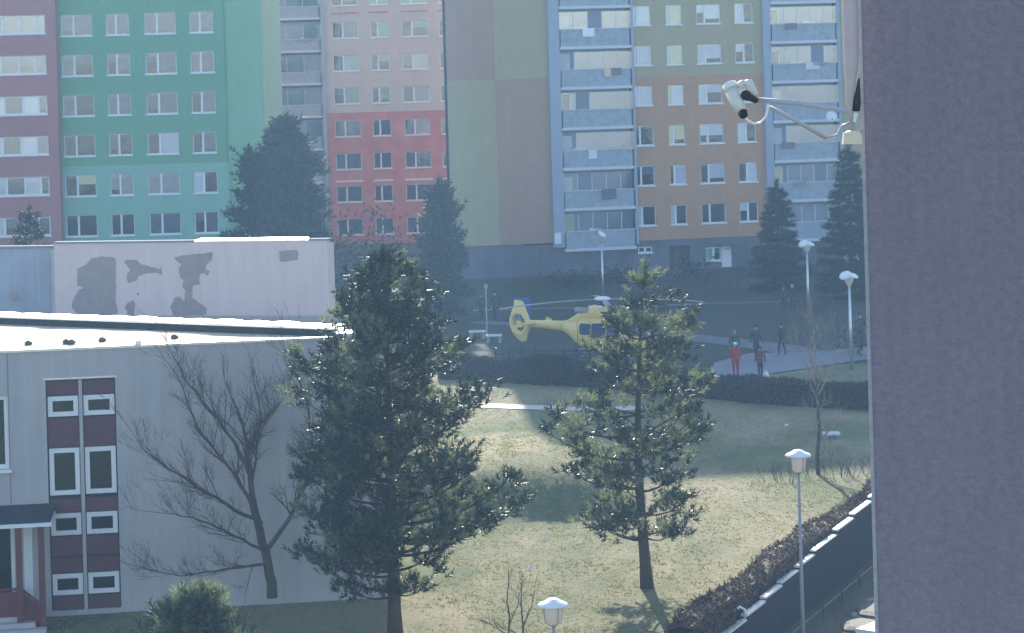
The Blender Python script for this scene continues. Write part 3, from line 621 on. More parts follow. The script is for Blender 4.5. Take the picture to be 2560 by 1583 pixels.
# downpipe joint line, canopy and door on the left
mb = MB(); mb.box(sp(38, 200)[0]-0.02, sp(38, 200)[0]+0.015, -0.012, 0.0, 2.6, zt-0.06); mb.build('joint_strip', M['bare'], Sc.e)
zc1 = sp(150, 925)[1]-0.03; xr = sp(258, 920, -1.6)[0]
mb = MB(); mb.box(lx-8, xr, -1.7, -0.0, zc1, zc1+0.10, 1); mb.add([(lx-8,-1.66,zc1+0.10),(xr-0.04,-1.66,zc1+0.10),(xr-0.04,-0.01,zc1+0.32),(lx-8,-0.01,zc1+0.32),(xr-0.04,-0.01,zc1+0.1)], [(0,1,2,3),(1,4,2)])
mb.build('entrance_canopy', [M['darkroof'], M['white']], Sc.e)
for cx_ in (97, 208):
    x_ = sp(cx_, 1200, -1.5)[0]; mb = MB(); mb.box(x_-0.08, x_+0.08, -1.58, -1.42, 0, zc1-0.002); mb.build('canopy_post', M['redpaint'], Sc.e)
mb = MB(); x_ = sp(140, 1200, -0.8)[0]; mb.box(x_-0.10, x_+0.12, -0.75, -0.6, 0, zc1-0.002); mb.build('white_screen', M['white'], Sc.e)
window(Sc.e, door[0], door[1], door[2], door[3], (0.55,), ('unlit',), sill=False, gm='school_glass', t=0.1, lab='white framed glazed entrance door')
mb = MB(); a_, b_ = sp(60, 1290, -1.3), sp(205, 1400, -1.6)
mb.prism([(a_[0]-0.6, 0.0), (b_[0], 0.0), (b_[0], 0.55), (a_[0]+0.25, 1.0), (a_[0]-0.6, 1.0)], -1.36, -1.30); mb.build('stair_screen', M['redpaint'], Sc.e)
mb = MB(); mb.tube([(a_[0]-0.6, -1.33, 1.06), (a_[0]+0.25, -1.33, 1.06), (b_[0], -1.33, 0.62)], 0.035); mb.build('handrail', M['redpaint'], Sc.e)
for k in range(3):
    mb = MB(); mb.box(lx-8, sp(140, 1400)[0]+0.3*k, -1.1-0.3*k-0.3, -0.02 if k == 0 else -1.1-0.3*k+0.0, 0, 0.34-0.11*k); mb.build('step', M['school'], Sc.e)

# upper hall wing behind the roof, with flaked render
U = Fac('school_hall', 'windowless pinkish grey hall block behind the school roof, with flaked render patches', (at(820, 700, 80.0).x, 80.0), -0.22, 'school')
uzt = U.px(817, 601)[1]; ujx = U.px(137, 700)[0]
mb = MB(); mb.box(ujx, 0, 0, 0.8, 0, uzt); mb.build('front_wall', M['school2'], U.e)
mb = MB(); mb.box(ujx-14, ujx-0.003, 0.25, 0.9, 0, uzt-0.16); mb.build('set_back_wall', M['school3'], U.e)
mb = MB(); b0_ = uzt-0.75; mb.add([(ujx-14,0.9,0),(-0.05,0.81,0),(-3.4,9,0),(ujx-14,9,0),(ujx-14,0.9,b0_),(-0.05,0.81,b0_),(-3.4,9,b0_),(ujx-14,9,b0_)], [(0,3,2,1),(4,5,6,7),(0,1,5,4),(1,2,6,5),(2,3,7,6),(3,0,4,7)]); mb.build('rear_block', M['school2'], U.e)
mb = MB(); mb.box(ujx-0.16, ujx-0.01, 0.1, 0.26, 0, uzt-0.2); mb.build('corner_strip', M['school'], U.e)
mb = MB(); x_ = U.px(487, 600)[0]; x2 = U.px(772, 600)[0]
mb.box(x2+0.01, 0.06, -0.05, 0.4, uzt, uzt+0.06); mb.box(ujx, x_-0.01, -0.05, 0.4, uzt, uzt+0.06); mb.box(ujx-14, ujx-0.01, 0.19, 0.6, uzt-0.16, uzt-0.08); mb.build('roof_edge', mat('dull_blue_flashing', (0.20,0.24,0.30), rough=0.9, spec=0.1), U.e)
mb = MB(); mb.add([(x_,-0.05,uzt+0.0),(x2,-0.05,uzt+0.0),(x2,-0.05,uzt+0.05),(x_,-0.05,uzt+0.05),(x_+0.1,0.35,uzt+0.10),(x2-0.1,0.35,uzt+0.10)], [(0,1,2,3),(3,2,5,4)]); mb.build('coping', M['coping'], U.e)  # sun glare on this stretch of edge put in as bright metal
mb = MB(); mb.box(ujx, 0, 0.41, 0.8, uzt-0.1, uzt+0.02); mb.build('roof', M['darkroof'], U.e)
def flake(pts, label=None):                          # hand-traced patch where the paint layer has come off
    P = [U.px(a*0.3517, 560+b*0.3517) for a, b in pts]; Q = []
    for i in range(len(P)):
        a, b = P[i], P[(i+1) % len(P)]; n_ = max(1, int(math.hypot(b[0]-a[0], b[1]-a[1])/0.09))
        for k in range(n_):
            t = k/n_; Q.append((a[0]+(b[0]-a[0])*t+rnd.uniform(-0.015,0.015), a[1]+(b[1]-a[1])*t+rnd.uniform(-0.015,0.015)))
    mb = MB(); mb.add([(x, -0.006, z) for x, z in Q], [tuple(range(len(Q)))]); o = mb.build('flaked_patch', M['bare'], U.e)
flake([(552,320),(610,290),(650,245),(720,232),(815,236),(826,260),(824,540),(838,640),(820,672),(700,672),(600,660),(540,630),(510,600),(520,540),(560,470),(596,448),(552,440)])
flake([(882,268),(905,252),(975,256),(1005,288),(1060,300),(1135,318),(1150,295),(1152,362),(1120,345),(1040,350),(990,372),(975,402),(920,420),(905,410),(905,352),(930,330)])
flake([(1240,240),(1300,222),(1400,212),(1515,200),(1510,260),(1470,290),(1462,322),(1490,330),(1480,372),(1450,350),(1422,360),(1420,430),(1375,436),(1362,520),(1410,556),(1470,600),(1468,640),(1400,668),(1300,668),(1235,650),(1212,590),(1240,525),(1275,518),(1312,545),(1320,470),(1298,452),(1296,420),(1310,400),(1278,375),(1272,310),(1290,290)])
flake([(945,540),(960,560),(952,680),(900,690),(905,620),(888,600),(905,565)]); flake([(1985,195),(2100,184),(2124,200),(2118,250),(2010,272),(1988,260)]); flake([(975,490),(990,492),(985,505),(974,503)]); flake([(80,495),(115,488),(120,555),(85,560)])

# ------------------------------------------------------------------ near wall on the right, with the camera arm
nwx = at(2171, 791, 21.0).x
nb = thing('near_building', 'purple-grey rough stucco house corner filling the right edge of the view', 'building', (nwx, 21.0, 0), R(-10))
mb = MB(); mb.box(0, 7, 0, 12, -1.5, 22); mb.build('wall', M['stucco'], nb)
mb = MB(); mb.box(-0.02, 0.012, -0.012, 0.03, -1.5, 22); mb.build('return_strip', M['stucco_edge'], nb)  # paler strip standing for the wall's narrow return
Dp = 20.8
def nat(x, y, D=Dp): return atd(x, y, D)
pt = thing('mounting_post', 'pinkish tube post with tapered end hanging beside the stucco corner', 'post', nat(2033, 300))
o0 = nat(2033, 300); f_ = lambda x, y, D=Dp: nat(x, y, D)-o0
mb = MB(); mb.tube([f_(2020, -420), f_(2030, 60), f_(2032, 140), f_(2030, 200), f_(2027, 262), f_(2034, 292)], [0.07, 0.07, 0.066, 0.045, 0.03, 0.012], 14); mb.build('tube', M['pinkpost'], pt, True)
mb = MB(); mb.tube([f_(2050, 186), f_(2048, 218), f_(2045, 245), f_(2044, 266)], [0.008, 0.022, 0.036, 0.034], 10); mb.build('clamp', M['black'], pt, True)
mb = MB(); mb.tube([f_(2044, 270), f_(2039, 292)], [0.022, 0.016], 8); mb.build('end_cap', M['white'], pt)
mb = MB(); mb.tube([f_(2045, 240), f_(2058, 241, 21.2)], 0.02, 8); mb.tube([f_(2032, 20), f_(2052, 20, 21.2)], 0.02, 8); mb.build('wall_bracket', M['steel'], pt)
cc = thing('security_camera', 'white tube security camera with sun hood at the end of a long bracket arm', 'security camera', nat(1800, 240)); o0 = nat(1800, 240)
mb = MB(); mb.tube([f_(1800, 238), f_(1900, 246), f_(2018, 264), f_(2030, 266)], 0.023, 10); mb.build('arm', M['armpaint'], cc, True)
mb = MB(); mb.tube([f_(1838, 256), f_(1900, 288), f_(1972, 330)], 0.017, 8); mb.tube([f_(1972, 330), f_(1998, 322), f_(2010, 300), f_(2030, 292)], 0.009, 8); mb.build('brace', M['armpaint'], cc, True)
mb = MB(); mb.tube([f_(1744, 212, 20.75), f_(1757, 240, 20.7), f_(1772, 268, 20.65)], [0.058, 0.058, 0.05], 18)
mb.build('housing', M['cctv'], cc, True)
mb = MB(); mb.tube([f_(1772, 267, 20.645), f_(1775, 275, 20.6)], [0.042, 0.038], 16); mb.build('lens', M['black'], cc)
mb = MB(); a_, b_ = f_(1738, 205, 20.72), f_(1766, 202, 20.72)
mb.tube([f_(1741, 203, 20.76), f_(1747, 215, 20.73)], [0.065, 0.064], 18); mb.build('sun_hood', M['white'], cc, True)
mb = MB(); mb.tube([f_(1775, 200), f_(1787, 197), f_(1800, 226), f_(1799, 232)], [0.03, 0.044, 0.04, 0.028], 14); mb.tube([f_(1758, 208), f_(1775, 201)], [0.034, 0.04], 10); mb.build('lamp_head', M['cctv'], cc, True)
mb = MB(); mb.lathe([(0.005,-0.045),(0.035,-0.035),(0.05,0),(0.035,0.035),(0.005,0.045)], tuple(f_(1781, 228, 20.68)), 14); mb.tube([f_(1780, 227, 20.68), f_(1804, 240, 20.78)], [0.038, 0.028], 10); mb.build('swivel_joint', M['black'], cc, True)
mb = MB(); pts_ = [f_(1775, 276), f_(1785, 288), f_(1800, 296), f_(1815, 294), f_(1828, 280), f_(1833, 262), f_(1836, 250)]
mb.tube(pts_, 0.011, 8); mb.build('cable', M['white'], cc, True)
bf = thing('floodlight', 'cream box floodlight with black stem hanging below the camera arm', 'floodlight', nat(2034, 330)); o0 = nat(2034, 330)
mb = MB(); mb.prism([(-0.085,-0.05),(0.085,-0.05),(0.07,0.05),(0.015,0.065),(-0.015,0.065),(-0.07,0.05)], -0.05, 0.05); mb.build('housing', M['cream'], bf)
mb = MB(); mb.tube([(0, 0, 0.055), f_(2037, 288)], [0.02, 0.012], 8); mb.tube([(-0.07, 0, 0.05), f_(2024, 300), f_(2034, 312)], 0.011, 6); mb.tube([f_(2034, 316), f_(2048, 316), f_(2060, 316, 21.2)], 0.012, 6); mb.build('stem', M['grey'], bf)

# ------------------------------------------------------------------ trees
def interp(prof, t):
    for (a, l0, r0), (b, l1, r1) in zip(prof[:-1], prof[1:]):
        if a <= t <= b: q = (t-a)/(b-a); return l0+(l1-l0)*q, r0+(r1-r0)*q
    return prof[-1][1:] if t > prof[-1][0] else prof[0][1:]
def needles(P, Dn, L, nn, wdt, spread=0.9):
    """P,Dn: (n,3) tuft origins and axes -> triangles (n*nn,3,3)"""
    n = len(P); Pn = np.repeat(P, nn, 0); D = np.repeat(Dn, nn, 0); L = np.repeat(L, nn)
    r = rng.normal(0, 1, (n*nn, 3)); r -= D*np.sum(r*D, 1, keepdims=True); r /= np.linalg.norm(r, axis=1, keepdims=True)+1e-9
    t = rng.uniform(0, 1, n*nn); base = Pn+D*(t*L*0.9)[:, None]
    dirn = D*(0.35+0.5*t)[:, None]+r*(spread*rng.uniform(0.5, 1.1, n*nn))[:, None]; dirn /= np.linalg.norm(dirn, axis=1, keepdims=True)
    side = np.cross(dirn, rng.normal(0, 1, (n*nn, 3))); side /= np.linalg.norm(side, axis=1, keepdims=True)+1e-9
    ll = L*0.62*rng.uniform(0.7, 1.2, n*nn); ww = wdt*rng.uniform(0.7, 1.3, n*nn)
    return np.stack([base-side*ww[:, None], base+side*ww[:, None], base+dirn*ll[:, None]], 1)
def conifer(name, label, base, Ht, prof, trunk_r, first=0.12, gap=0.42, nb=6, tuft=0.26, nn=22, wd=0.011, mats=('needle','needle_backlit'), rise=0.15, upcurve=0.5, shoots=8, lean=0.0, droop=0.0, group=None, pale=0.3, seed=1, bow=0.0, patchy=0.0, cat='pine tree', pads=0):
    r = random.Random(seed); T = thing(name, label, cat, base, 0, group)
    tr = MB(); br = MB(); nseg = 12
    tp = [Vector((lean*Ht*t+bow*math.sin(math.pi*t), 0.06*math.sin(t*9+seed), Ht*t)) for t in [i/nseg for i in range(nseg+1)]]
    tp[0].z = -0.15
    tr.tube(tp, [trunk_r*(1-0.93*i/nseg)*(1.25 if i == 0 else 1) for i in range(nseg+1)], 9)
    def tpt(t): i = min(nseg-1, int(t*nseg)); return tp[i].lerp(tp[i+1], t*nseg-i)
    P, Dd, LL, PL = [], [], [], []
    z = first*Ht
    while z < Ht*0.985:
        t = z/Ht; l, rr = interp(prof, t)
        k_ = max(3, int(nb*(1 if t < 0.85 else 0.7))); a0 = r.random()*6.28
        for k in range(k_):
            az_ = a0+k*6.283/k_+r.uniform(-0.35, 0.35); c = math.cos(az_)
            ln = (l+(rr-l)*(1+c)/2)*r.uniform(0.72, 1.08)
            if patchy and r.random() < patchy: ln *= r.uniform(0.35, 0.7)
            if ln < 0.12: ln = 0.12
            zz0 = z+r.uniform(-0.15, 0.15); b0 = tpt(min(1, max(0, zz0/Ht)))
            ris = rise+0.7*max(0, t-0.55)+r.uniform(-0.1, 0.15); dx, dy = c, math.sin(az_)
            pts = []; wob = r.uniform(-0.2, 0.2)
            for q in range(6):
                s_ = q/5; h_ = ln*(ris*s_-droop*math.sin(s_*math.pi*0.6)+upcurve*s_*s_*0.45)
                pts.append(b0+Vector((dx*ln*s_-dy*wob*s_*s_*ln*0.5, dy*ln*s_+dx*wob*s_*s_*ln*0.5, h_)))
            r0 = 0.012+0.014*ln
            br.tube(pts, [r0*(1-0.85*q/5) for q in range(6)], 4, cap=False)
            if pads:
                nc_ = max(1, int(pads*ln+r.random()))
                for q in range(nc_):
                    s_ = min(1.0, 0.42+0.62*(q+r.uniform(0.2, 0.9))/nc_); i = min(4, int(s_*5)); p = pts[i].lerp(pts[i+1], s_*5-i)
                    sd = r.choice((-1, 1, 1, -1, 0)); off = Vector((-dy*sd, dx*sd, 0))*r.uniform(0.1, 0.32)*min(1.6, ln)*(1.1-s_*0.6); c_ = p+off+Vector((0, 0, r.uniform(0, 0.12)))
                    br.tube([p, c_], [0.012, 0.006], 3, cap=False)
                    pl_ = 2 if r.random() < pale else 1; cr = r.uniform(0.12, 0.25)*(0.75+0.25*min(ln, 1.5))*(1 if tuft < 0.4 else 1.7)
                    for m_ in range(r.randint(8, 13) if tuft < 0.4 else r.randint(5, 9)):
                        w_ = Vector((r.gauss(0, 1), r.gauss(0, 1), r.gauss(0, 0.5)))*cr*0.75
                        P.append(c_+w_); Dd.append((w_.normalized()*0.55+Vector((dx*0.35, dy*0.35, upcurve*r.uniform(0.8, 1.5)))).normalized()); LL.append(tuft*r.uniform(0.75, 1.3)); PL.append(pl_)
                z_ = 0
            ns = 0 if pads else max(2, int(shoots*ln/1.6+1.5))
            for q in range(ns):
                s_ = 0.30+0.70*(q+r.random()*0.8)/ns; s_ = min(s_, 1.0); i = min(4, int(s_*5)); p = pts[i].lerp(pts[i+1], s_*5-i)
                sd = r.choice((-1, 1)); sl_ = (0.16+0.34*(1.05-s_)*min(ln, 2.2)*0.6)*r.uniform(0.6, 1.3)
                dv_ = Vector((dx*0.65-dy*sd*0.8, dy*0.65+dx*sd*0.8, 0.10+upcurve*r.uniform(0.3, 1.1)-droop*0.5)).normalized()
                e = p+dv_*sl_
                br.tube([p, p.lerp(e, 0.5)+Vector((0, 0, -0.02)), e], [0.010, 0.007, 0.004], 3, cap=False)
                nt_ = max(1, int(sl_/0.16))
                for m_ in range(nt_+1):
                    pp = p.lerp(e, (m_+0.6)/(nt_+0.6)); ddn = (dv_+Vector((r.uniform(-.35,.35), r.uniform(-.35,.35), upcurve*0.7+r.uniform(-.15,.3)-droop*0.8))).normalized()
                    P.append(pp); Dd.append(ddn); LL.append(tuft*r.uniform(0.7, 1.25)); PL.append(1)
            e = pts[-1]; d_ = (pts[-1]-pts[-3]).normalized()
            for m_ in range(3): P.append(e-d_*0.1*m_); Dd.append((d_+Vector((r.uniform(-.3,.3), r.uniform(-.3,.3), upcurve*0.8-droop*.5))).normalized()); LL.append(tuft*1.15); PL.append(1)
        z += gap*(1.15-0.45*t)*r.uniform(0.8, 1.2)
    for m_ in range(6): P.append(tpt(1)-Vector((0, 0, 0.08*m_))); Dd.append(Vector((r.uniform(-.3,.3), r.uniform(-.3,.3), 1)).normalized()); LL.append(tuft*1.3); PL.append(1)
    tr.build('trunk', M['bark2'], T, True); br.build('branches', M['bark2'], T, kind='stuff')
    P = np.array([tuple(p) for p in P]); Dd = np.array([tuple(p) for p in Dd]); LL = np.array(LL)
    V = needles(P, Dd, LL, nn, wd); mi = (rng.random(len(P)) < pale).astype(int)
    if pads: mi = np.full(len(P), 0); mi[:min(len(PL), len(P))] = 0; PLa = np.array(PL)-1; mi = np.resize(PLa, len(P)) if len(PLa) != len(P) else PLa
    mi = np.repeat(mi, nn)
    tri_mesh('crown', V, [M[m] for m in mats], T, 'stuff', mi)
    print(name, 'tufts', len(P)); return T

pA = gd(944, 1532); pA.z = 0
PA = [(0.0,2.0,1.0),(0.12,2.3,1.3),(0.19,2.8,1.7),(0.27,2.9,3.9),(0.31,2.9,3.6),(0.36,2.9,2.7),(0.46,2.9,2.7),(0.56,2.5,2.5),(0.67,2.1,1.9),(0.78,1.5,1.4),(0.88,1.0,0.95),(0.95,0.3,0.3),(1,0.12,0.12)]
conifer('pine_tree', 'tall dense dark pine standing in front of the school corner', pA, 9.7, PA, 0.19, first=0.13, gap=0.42, nb=7, pads=2.2, tuft=0.25, nn=22, wd=0.0145, seed=11, pale=0.27, upcurve=0.6, patchy=0.38, droop=0.10, group='pines on the lawn')
pB = gd(1545, 1402)
PB = [(0.0,1.0,1.0),(0.10,1.1,1.2),(0.2,2.8,2.2),(0.29,2.5,2.3),(0.36,2.0,2.0),(0.46,2.9,2.4),(0.53,2.7,2.1),(0.6,2.2,1.9),(0.66,1.6,1.9),(0.73,1.2,1.4),(0.85,0.5,1.0),(0.93,0.2,0.3),(1,0.1,0.1)]
conifer('pine_tree', 'thinner open pine in the middle of the lawn, in front of the helicopter', pB, 8.75, PB, 0.17, first=0.15, gap=0.60, nb=5, pads=1.9, tuft=0.25, nn=22, wd=0.0145, seed=5, pale=0.42, upcurve=0.55, lean=0.02, bow=-0.22, patchy=0.35, droop=0.12, group='pines on the lawn')
pC = Vector((at(452*K, 1460, 50).x, 50, 0))
conifer('pine_tree', 'small young pine poking up at the bottom left edge', pC, 3.15, [(0,0.65,0.65),(0.4,0.85,0.85),(0.75,0.62,0.62),(0.9,0.3,0.35),(1,0.06,0.06)], 0.07, first=0.15, gap=0.26, nb=7, pads=2.6, tuft=0.32, nn=26, wd=0.012, seed=9, pale=0.55, upcurve=1.9, rise=0.5, group='pines on the lawn')
FR = 'dark conifers behind the school'
pD = Vector((atd(686, 500, 138).x, 138, 0))
conifer('conifer', 'broad dark conifer in front of the green block gable', pD, 11.6, [(0,3.2,2.0),(0.4,3.3,2.1),(0.55,3.0,2.2),(0.7,2.3,1.7),(0.8,1.4,1.0),(0.93,0.45,0.6),(1,0.1,0.1)], 0.22, first=0.04, gap=0.5, nb=9, pads=2.0, tuft=0.5, nn=16, wd=0.035, patchy=0.35, mats=('fir','spruce'), seed=21, pale=0.25, upcurve=0.7, group=FR, cat='conifer')
pE = Vector((atd(1055, 600, 138).x, 138, 0))
conifer('conifer', 'narrower dark conifer beside the brown and khaki blank wall', pE, 7.7, [(0,1.4,1.2),(0.3,1.5,1.3),(0.6,1.0,1.0),(0.85,0.4,0.5),(1,0.1,0.1)], 0.15, first=0.05, gap=0.45, nb=7, pads=2.0, tuft=0.45, nn=16, wd=0.03, patchy=0.35, mats=('spruce','fir'), seed=22, pale=0.3, upcurve=0.5, group=FR, cat='conifer')
pG = gd(1862, 695)
conifer('spruce_tree', 'dark spruce standing before the right loggia column', pG, 6.6, [(0,2.0,2.0),(0.25,1.75,1.75),(0.5,1.2,1.2),(0.75,0.6,0.6),(1,0.05,0.05)], 0.12, first=0.04, gap=0.42, nb=8, patchy=0.3, shoots=7, tuft=0.40, nn=18, wd=0.026, mats=('spruce','fir'), seed=23, upcurve=0.05, droop=0.22, rise=0.0, group='spruces by the orange block', cat='spruce tree')
pH = gd(2036, 712)
conifer('spruce_tree', 'taller dark spruce half hidden by the stucco corner on the right', pH, 9.0, [(0,2.2,2.2),(0.25,1.9,1.9),(0.5,1.3,1.3),(0.75,0.65,0.65),(1,0.05,0.05)], 0.15, first=0.04, gap=0.45, nb=8, patchy=0.3, shoots=7, tuft=0.42, nn=18, wd=0.026, mats=('spruce','fir'), seed=24, upcurve=0.05, droop=0.25, rise=0.0, group='spruces by the orange block', cat='spruce tree')
pI = Vector((atd(72, 575, 96).x, 96, 0))
conifer('conifer', 'small conifer tip in front of the salmon block behind the hall roof', pI, H-uv(75*K, 508*K)[1]/F*96, [(0,1.2,1.2),(0.6,0.9,0.9),(0.85,0.55,0.55),(1,0.08,0.08)], 0.1, first=0.3, gap=0.4, nb=6, shoots=6, tuft=0.3, nn=14, wd=0.02, mats=('spruce','fir'), seed=25, upcurve=0.3, group=FR, cat='conifer')

# bare broadleaf trees: limbs traced by hand, twigs grown from them
def grow(mb, p, d, ln, r0, depth, rr, up=0.25, spread=0.6, kids=(2, 4), zmin=0.1):
    n = 4; pts = [p]; dd = d.normalized()
    for i in range(n):
        dd = (dd+Vector((rr.uniform(-.18,.18), rr.uniform(-.18,.18), rr.uniform(-.06,.2)*up*2))).normalized(); q = pts[-1]+dd*ln/n
        if q.z < zmin: q.z = zmin
        pts.append(q)
    mb.tube(pts, [r0*(1-0.7*i/n) for i in range(n+1)], 4 if r0 > 0.012 else 3, cap=False)
    if depth <= 0: return
    for k in range(rr.randint(*kids)+1):
        s_ = rr.uniform(0.25, 1.0); i = min(n-1, int(s_*n)); b = pts[i].lerp(pts[i+1], s_*n-i)
        axis = Vector((rr.uniform(-1,1), rr.uniform(-1,1), rr.uniform(-0.8,1))).normalized()*rr.uniform(0.6,1.7)
        nd = (dd+axis*spread+Vector((0, 0, up*0.4))).normalized()
        grow(mb, b, nd, ln*rr.uniform(0.5, 0.8), max(0.004, r0*0.5), depth-1, rr, up, spread, kids, zmin)
def bare_tree(name, label, base, limbs, seed, twigm='twig', depth=2, step=0.35, tl=0.7, cat='bare tree', group=None, up=0.3, D=None):
    rr = random.Random(seed); T = thing(name, label, cat, base, 0, group); tr = MB(); tw = MB()
    for li, (pts, r0, r1) in enumerate(limbs):
        P = []
        off = 0.0
        for i, p in enumerate(pts):
            v = atd(p[0], p[1], D+(p[2] if len(p) > 2 else 0))-Vector(base); P.append(v)
        Q = []
        for a, b in zip(P[:-1], P[1:]):
            for k in range(3): Q.append(a.lerp(b, k/3)+Vector((rr.uniform(-.02,.02),)*3))
        Q.append(P[-1]); m_ = len(Q)
        (tr if li == 0 else tw).tube(Q, [r0+(r1-r0)*i/(m_-1) for i in range(m_)], 7, cap=False)
        if li == 0 and len(limbs) > 1 and r1 > 0.05: continue
        tot = 0
        for i in range(1, m_):
            seg = Q[i]-Q[i-1]; tot += seg.length
            if i < m_*0.22: continue
            nk = max(1, int(seg.length/step+rr.random()))
            for k in range(nk):
                b = Q[i-1].lerp(Q[i], rr.random()); d = (seg.normalized()*0.8+Vector((rr.uniform(-.7,.7), rr.uniform(-.9,.4), rr.uniform(-.35,.8)))).normalized()
                grow(tw, b, d, tl*rr.uniform(0.6, 1.3)*(1.2-0.5*i/m_), max(0.008, (r0+(r1-r0)*i/m_)*0.4), depth, rr, up)
        grow(tw, Q[-1], (Q[-1]-Q[-2]).normalized(), tl*1.2, r1, depth, rr, up)
    tr.build('trunk', M['bark'], T, True); tw.build('branches', M[twigm], T, kind='stuff'); print(name, len(tw.f)); return T
bJ = Vector((atd(655, 1412, 64.0).x, 64.0, 0))
bare_tree('bare_tree', 'leafless spreading tree against the pale school wall', bJ, [
  ([(652,1425),(648,1390),(640,1340),(620,1270),(603,1190)], 0.15, 0.10),
  ([(603,1190),(596,1120),(590,1060),(580,1010),(560,965)], 0.085, 0.02),
  ([(612,1225),(585,1170,-.3),(545,1110,-.5),(500,1060,-.6),(460,995,-.7),(435,920,-.7)], 0.06, 0.012),
  ([(596,1130),(560,1060,-.3),(520,1000,-.4),(480,955,-.5),(440,900,-.6),(415,850,-.6)], 0.05, 0.01),
  ([(624,1250),(560,1215,-.6),(490,1175,-.9),(430,1135,-1),(370,1095,-1),(335,1060,-1)], 0.06, 0.01),
  ([(640,1320),(580,1290,-.5),(510,1255,-.8),(460,1235,-1),(390,1225,-1)], 0.045, 0.01),
  ([(648,1345),(590,1350,-.4),(520,1362,-.7),(430,1376,-.9),(330,1352,-1)], 0.045, 0.008),
  ([(600,1170),(612,1080,.2),(622,1000,.3),(612,930,.3)], 0.04, 0.01),
  ([(640,1310),(690,1240,-.2),(730,1150,-.3),(745,1060,-.4),(735,960,-.4),(700,880,-.4)], 0.07, 0.012),
  ([(590,1080),(625,1010,-.2),(680,950,-.4),(700,880,-.5)], 0.035, 0.01)], 31, D=64.0, depth=2, step=0.13, tl=0.85)
bK = gd(1953, 1132)
bare_tree('bare_tree', 'thin young tree beside the white bench slab near the stucco corner', bK, [
  ([(1953,1132),(1951,1090),(1955,1020),(1952,950),(1948,900)], 0.085, 0.05),
  ([(1948,900),(1945,850),(1942,800),(1936,760)], 0.05, 0.01), ([(1950,930),(1930,880),(1912,840)], 0.03, 0.008), ([(1951,950),(1975,900),(1995,850)], 0.03, 0.008)], 33, D=bK.y, depth=2, step=0.5, tl=0.8, twigm='twig2')
for i, (x_, y0_, y1_, D_, lb) in enumerate(((1214, 1555, 1365, 57.0, 'slim dark leafless sapling at the bottom edge left of the park lamp'), (1246, 1560, 1385, 57.4, 'forked leafless sapling close to the park lamp at the bottom edge'))):
    b_ = Vector((atd(x_, y0_, D_).x, D_, 0))
    bare_tree('sapling', lb, b_, [([(x_,y0_+30),(x_+2,y0_-60),(x_-2,y0_-120),(x_,y1_)], 0.03, 0.008), ([(x_,y0_-60),(x_+22,y0_-110),(x_+30,y0_-150)], 0.016, 0.005), ([(x_,y0_-40),(x_-40,y0_-62),(x_-60,y0_-70)], 0.014, 0.004)], 40+i, D=D_, depth=1, step=0.25, tl=0.28, cat='sapling', group='saplings at the bottom edge')
def shrub(name, label, base, w_, h_, n, seed, m='twig2', cat='shrub', group=None, leaf=0):
    rr = random.Random(seed); T = thing(name, label, cat, base, 0, group); mb = MB()
    for i in range(n):
        a = rr.random()*6.28; q = rr.random()**0.6; p = Vector((math.cos(a)*q*w_*0.35, math.sin(a)*q*w_*0.3, 0))
        grow(mb, p, Vector((math.cos(a)*0.7*q, math.sin(a)*0.7*q, 1)), h_*rr.uniform(0.45, 0.75), 0.014, 2, rr, 0.4, 0.7, (2, 3), 0.03)
    mb.build('branches', M[m], T, kind='stuff')
    if leaf:
        P = np.stack([rng.normal(0, w_*0.24, leaf), rng.normal(0, w_*0.2, leaf), np.abs(rng.normal(h_*0.5, h_*0.25, leaf))], 1); d = rng.normal(0, 1, (leaf, 3)); d /= np.linalg.norm(d, axis=1, keepdims=True)
        tri_mesh('foliage', needles(P, d, np.full(leaf, 0.3), 5, 0.05), [M['fir'], M['spruce']], T, 'stuff', rng.integers(0, 2, leaf*5))
    return T
SG = 'leafless shrubs and bushes in the park'
for i, (x_, y_, w_, h_, n_, lf, m_, lb) in enumerate((
  (835, 770, 4.0, 5.6, 16, 500, 'twig2', 'tangled grey bushes right of the hall block corner'),
  (905, 735, 4.0, 6.5, 16, 260, 'twig2', 'leafless scrub trees below the red block windows'),
  (985, 760, 3.0, 4.0, 12, 240, 'twig', 'dark scrub between the two dark conifers'),
  (1150, 735, 2.2, 2.8, 10, 0, 'twig', 'thin leafless bush left of the blue plinth'),
  (1265, 712, 2.0, 3.2, 8, 0, 'twig', 'sparse leafless bush before the plinth, above the helicopter tail'),
  (1355, 690, 3.0, 1.0, 12, 220, 'twig', 'low dark bush at the plinth left of the lamp pole'),
  (1480, 676, 3.2, 0.9, 12, 240, 'twig', 'low dark bush at the plinth right of the lamp pole'),
  (1580, 668, 2.4, 2.6, 10, 0, 'twig2', 'leafless bush below the orange facade'),
  (1665, 676, 2.4, 1.6, 10, 100, 'twig', 'bush beside the dark passage door'),
  (1790, 700, 2.0, 1.3, 8, 0, 'twig2', 'leafless bush right of the white entrance door'),
  (1935, 800, 3.0, 2.2, 12, 0, 'twig', 'bare bush at the foot of the far tulip lamp'),
  (1985, 840, 3.0, 2.2, 12, 0, 'twig2', 'pale bare bush between the two tulip lamps'),
  (2060, 850, 2.6, 1.4, 10, 60, 'twig2', 'pale low bush behind the near tulip lamp'),
  (1880, 1150, 2.6, 0.6, 12, 0, 'twig', 'brown low bramble left of the lantern lamp'),
  (2000, 1138, 3.0, 0.9, 14, 0, 'twig', 'brown bramble behind the young tree'),
  (2060, 1128, 2.2, 1.0, 12, 0, 'twig2', 'pale bramble by the stucco corner'))):
    b_ = gd(x_, y_); b_.z = gz(b_.x, b_.y); shrub('shrub', lb, b_, w_, h_, n_, 60+i, m_, group=SG, leaf=lf)

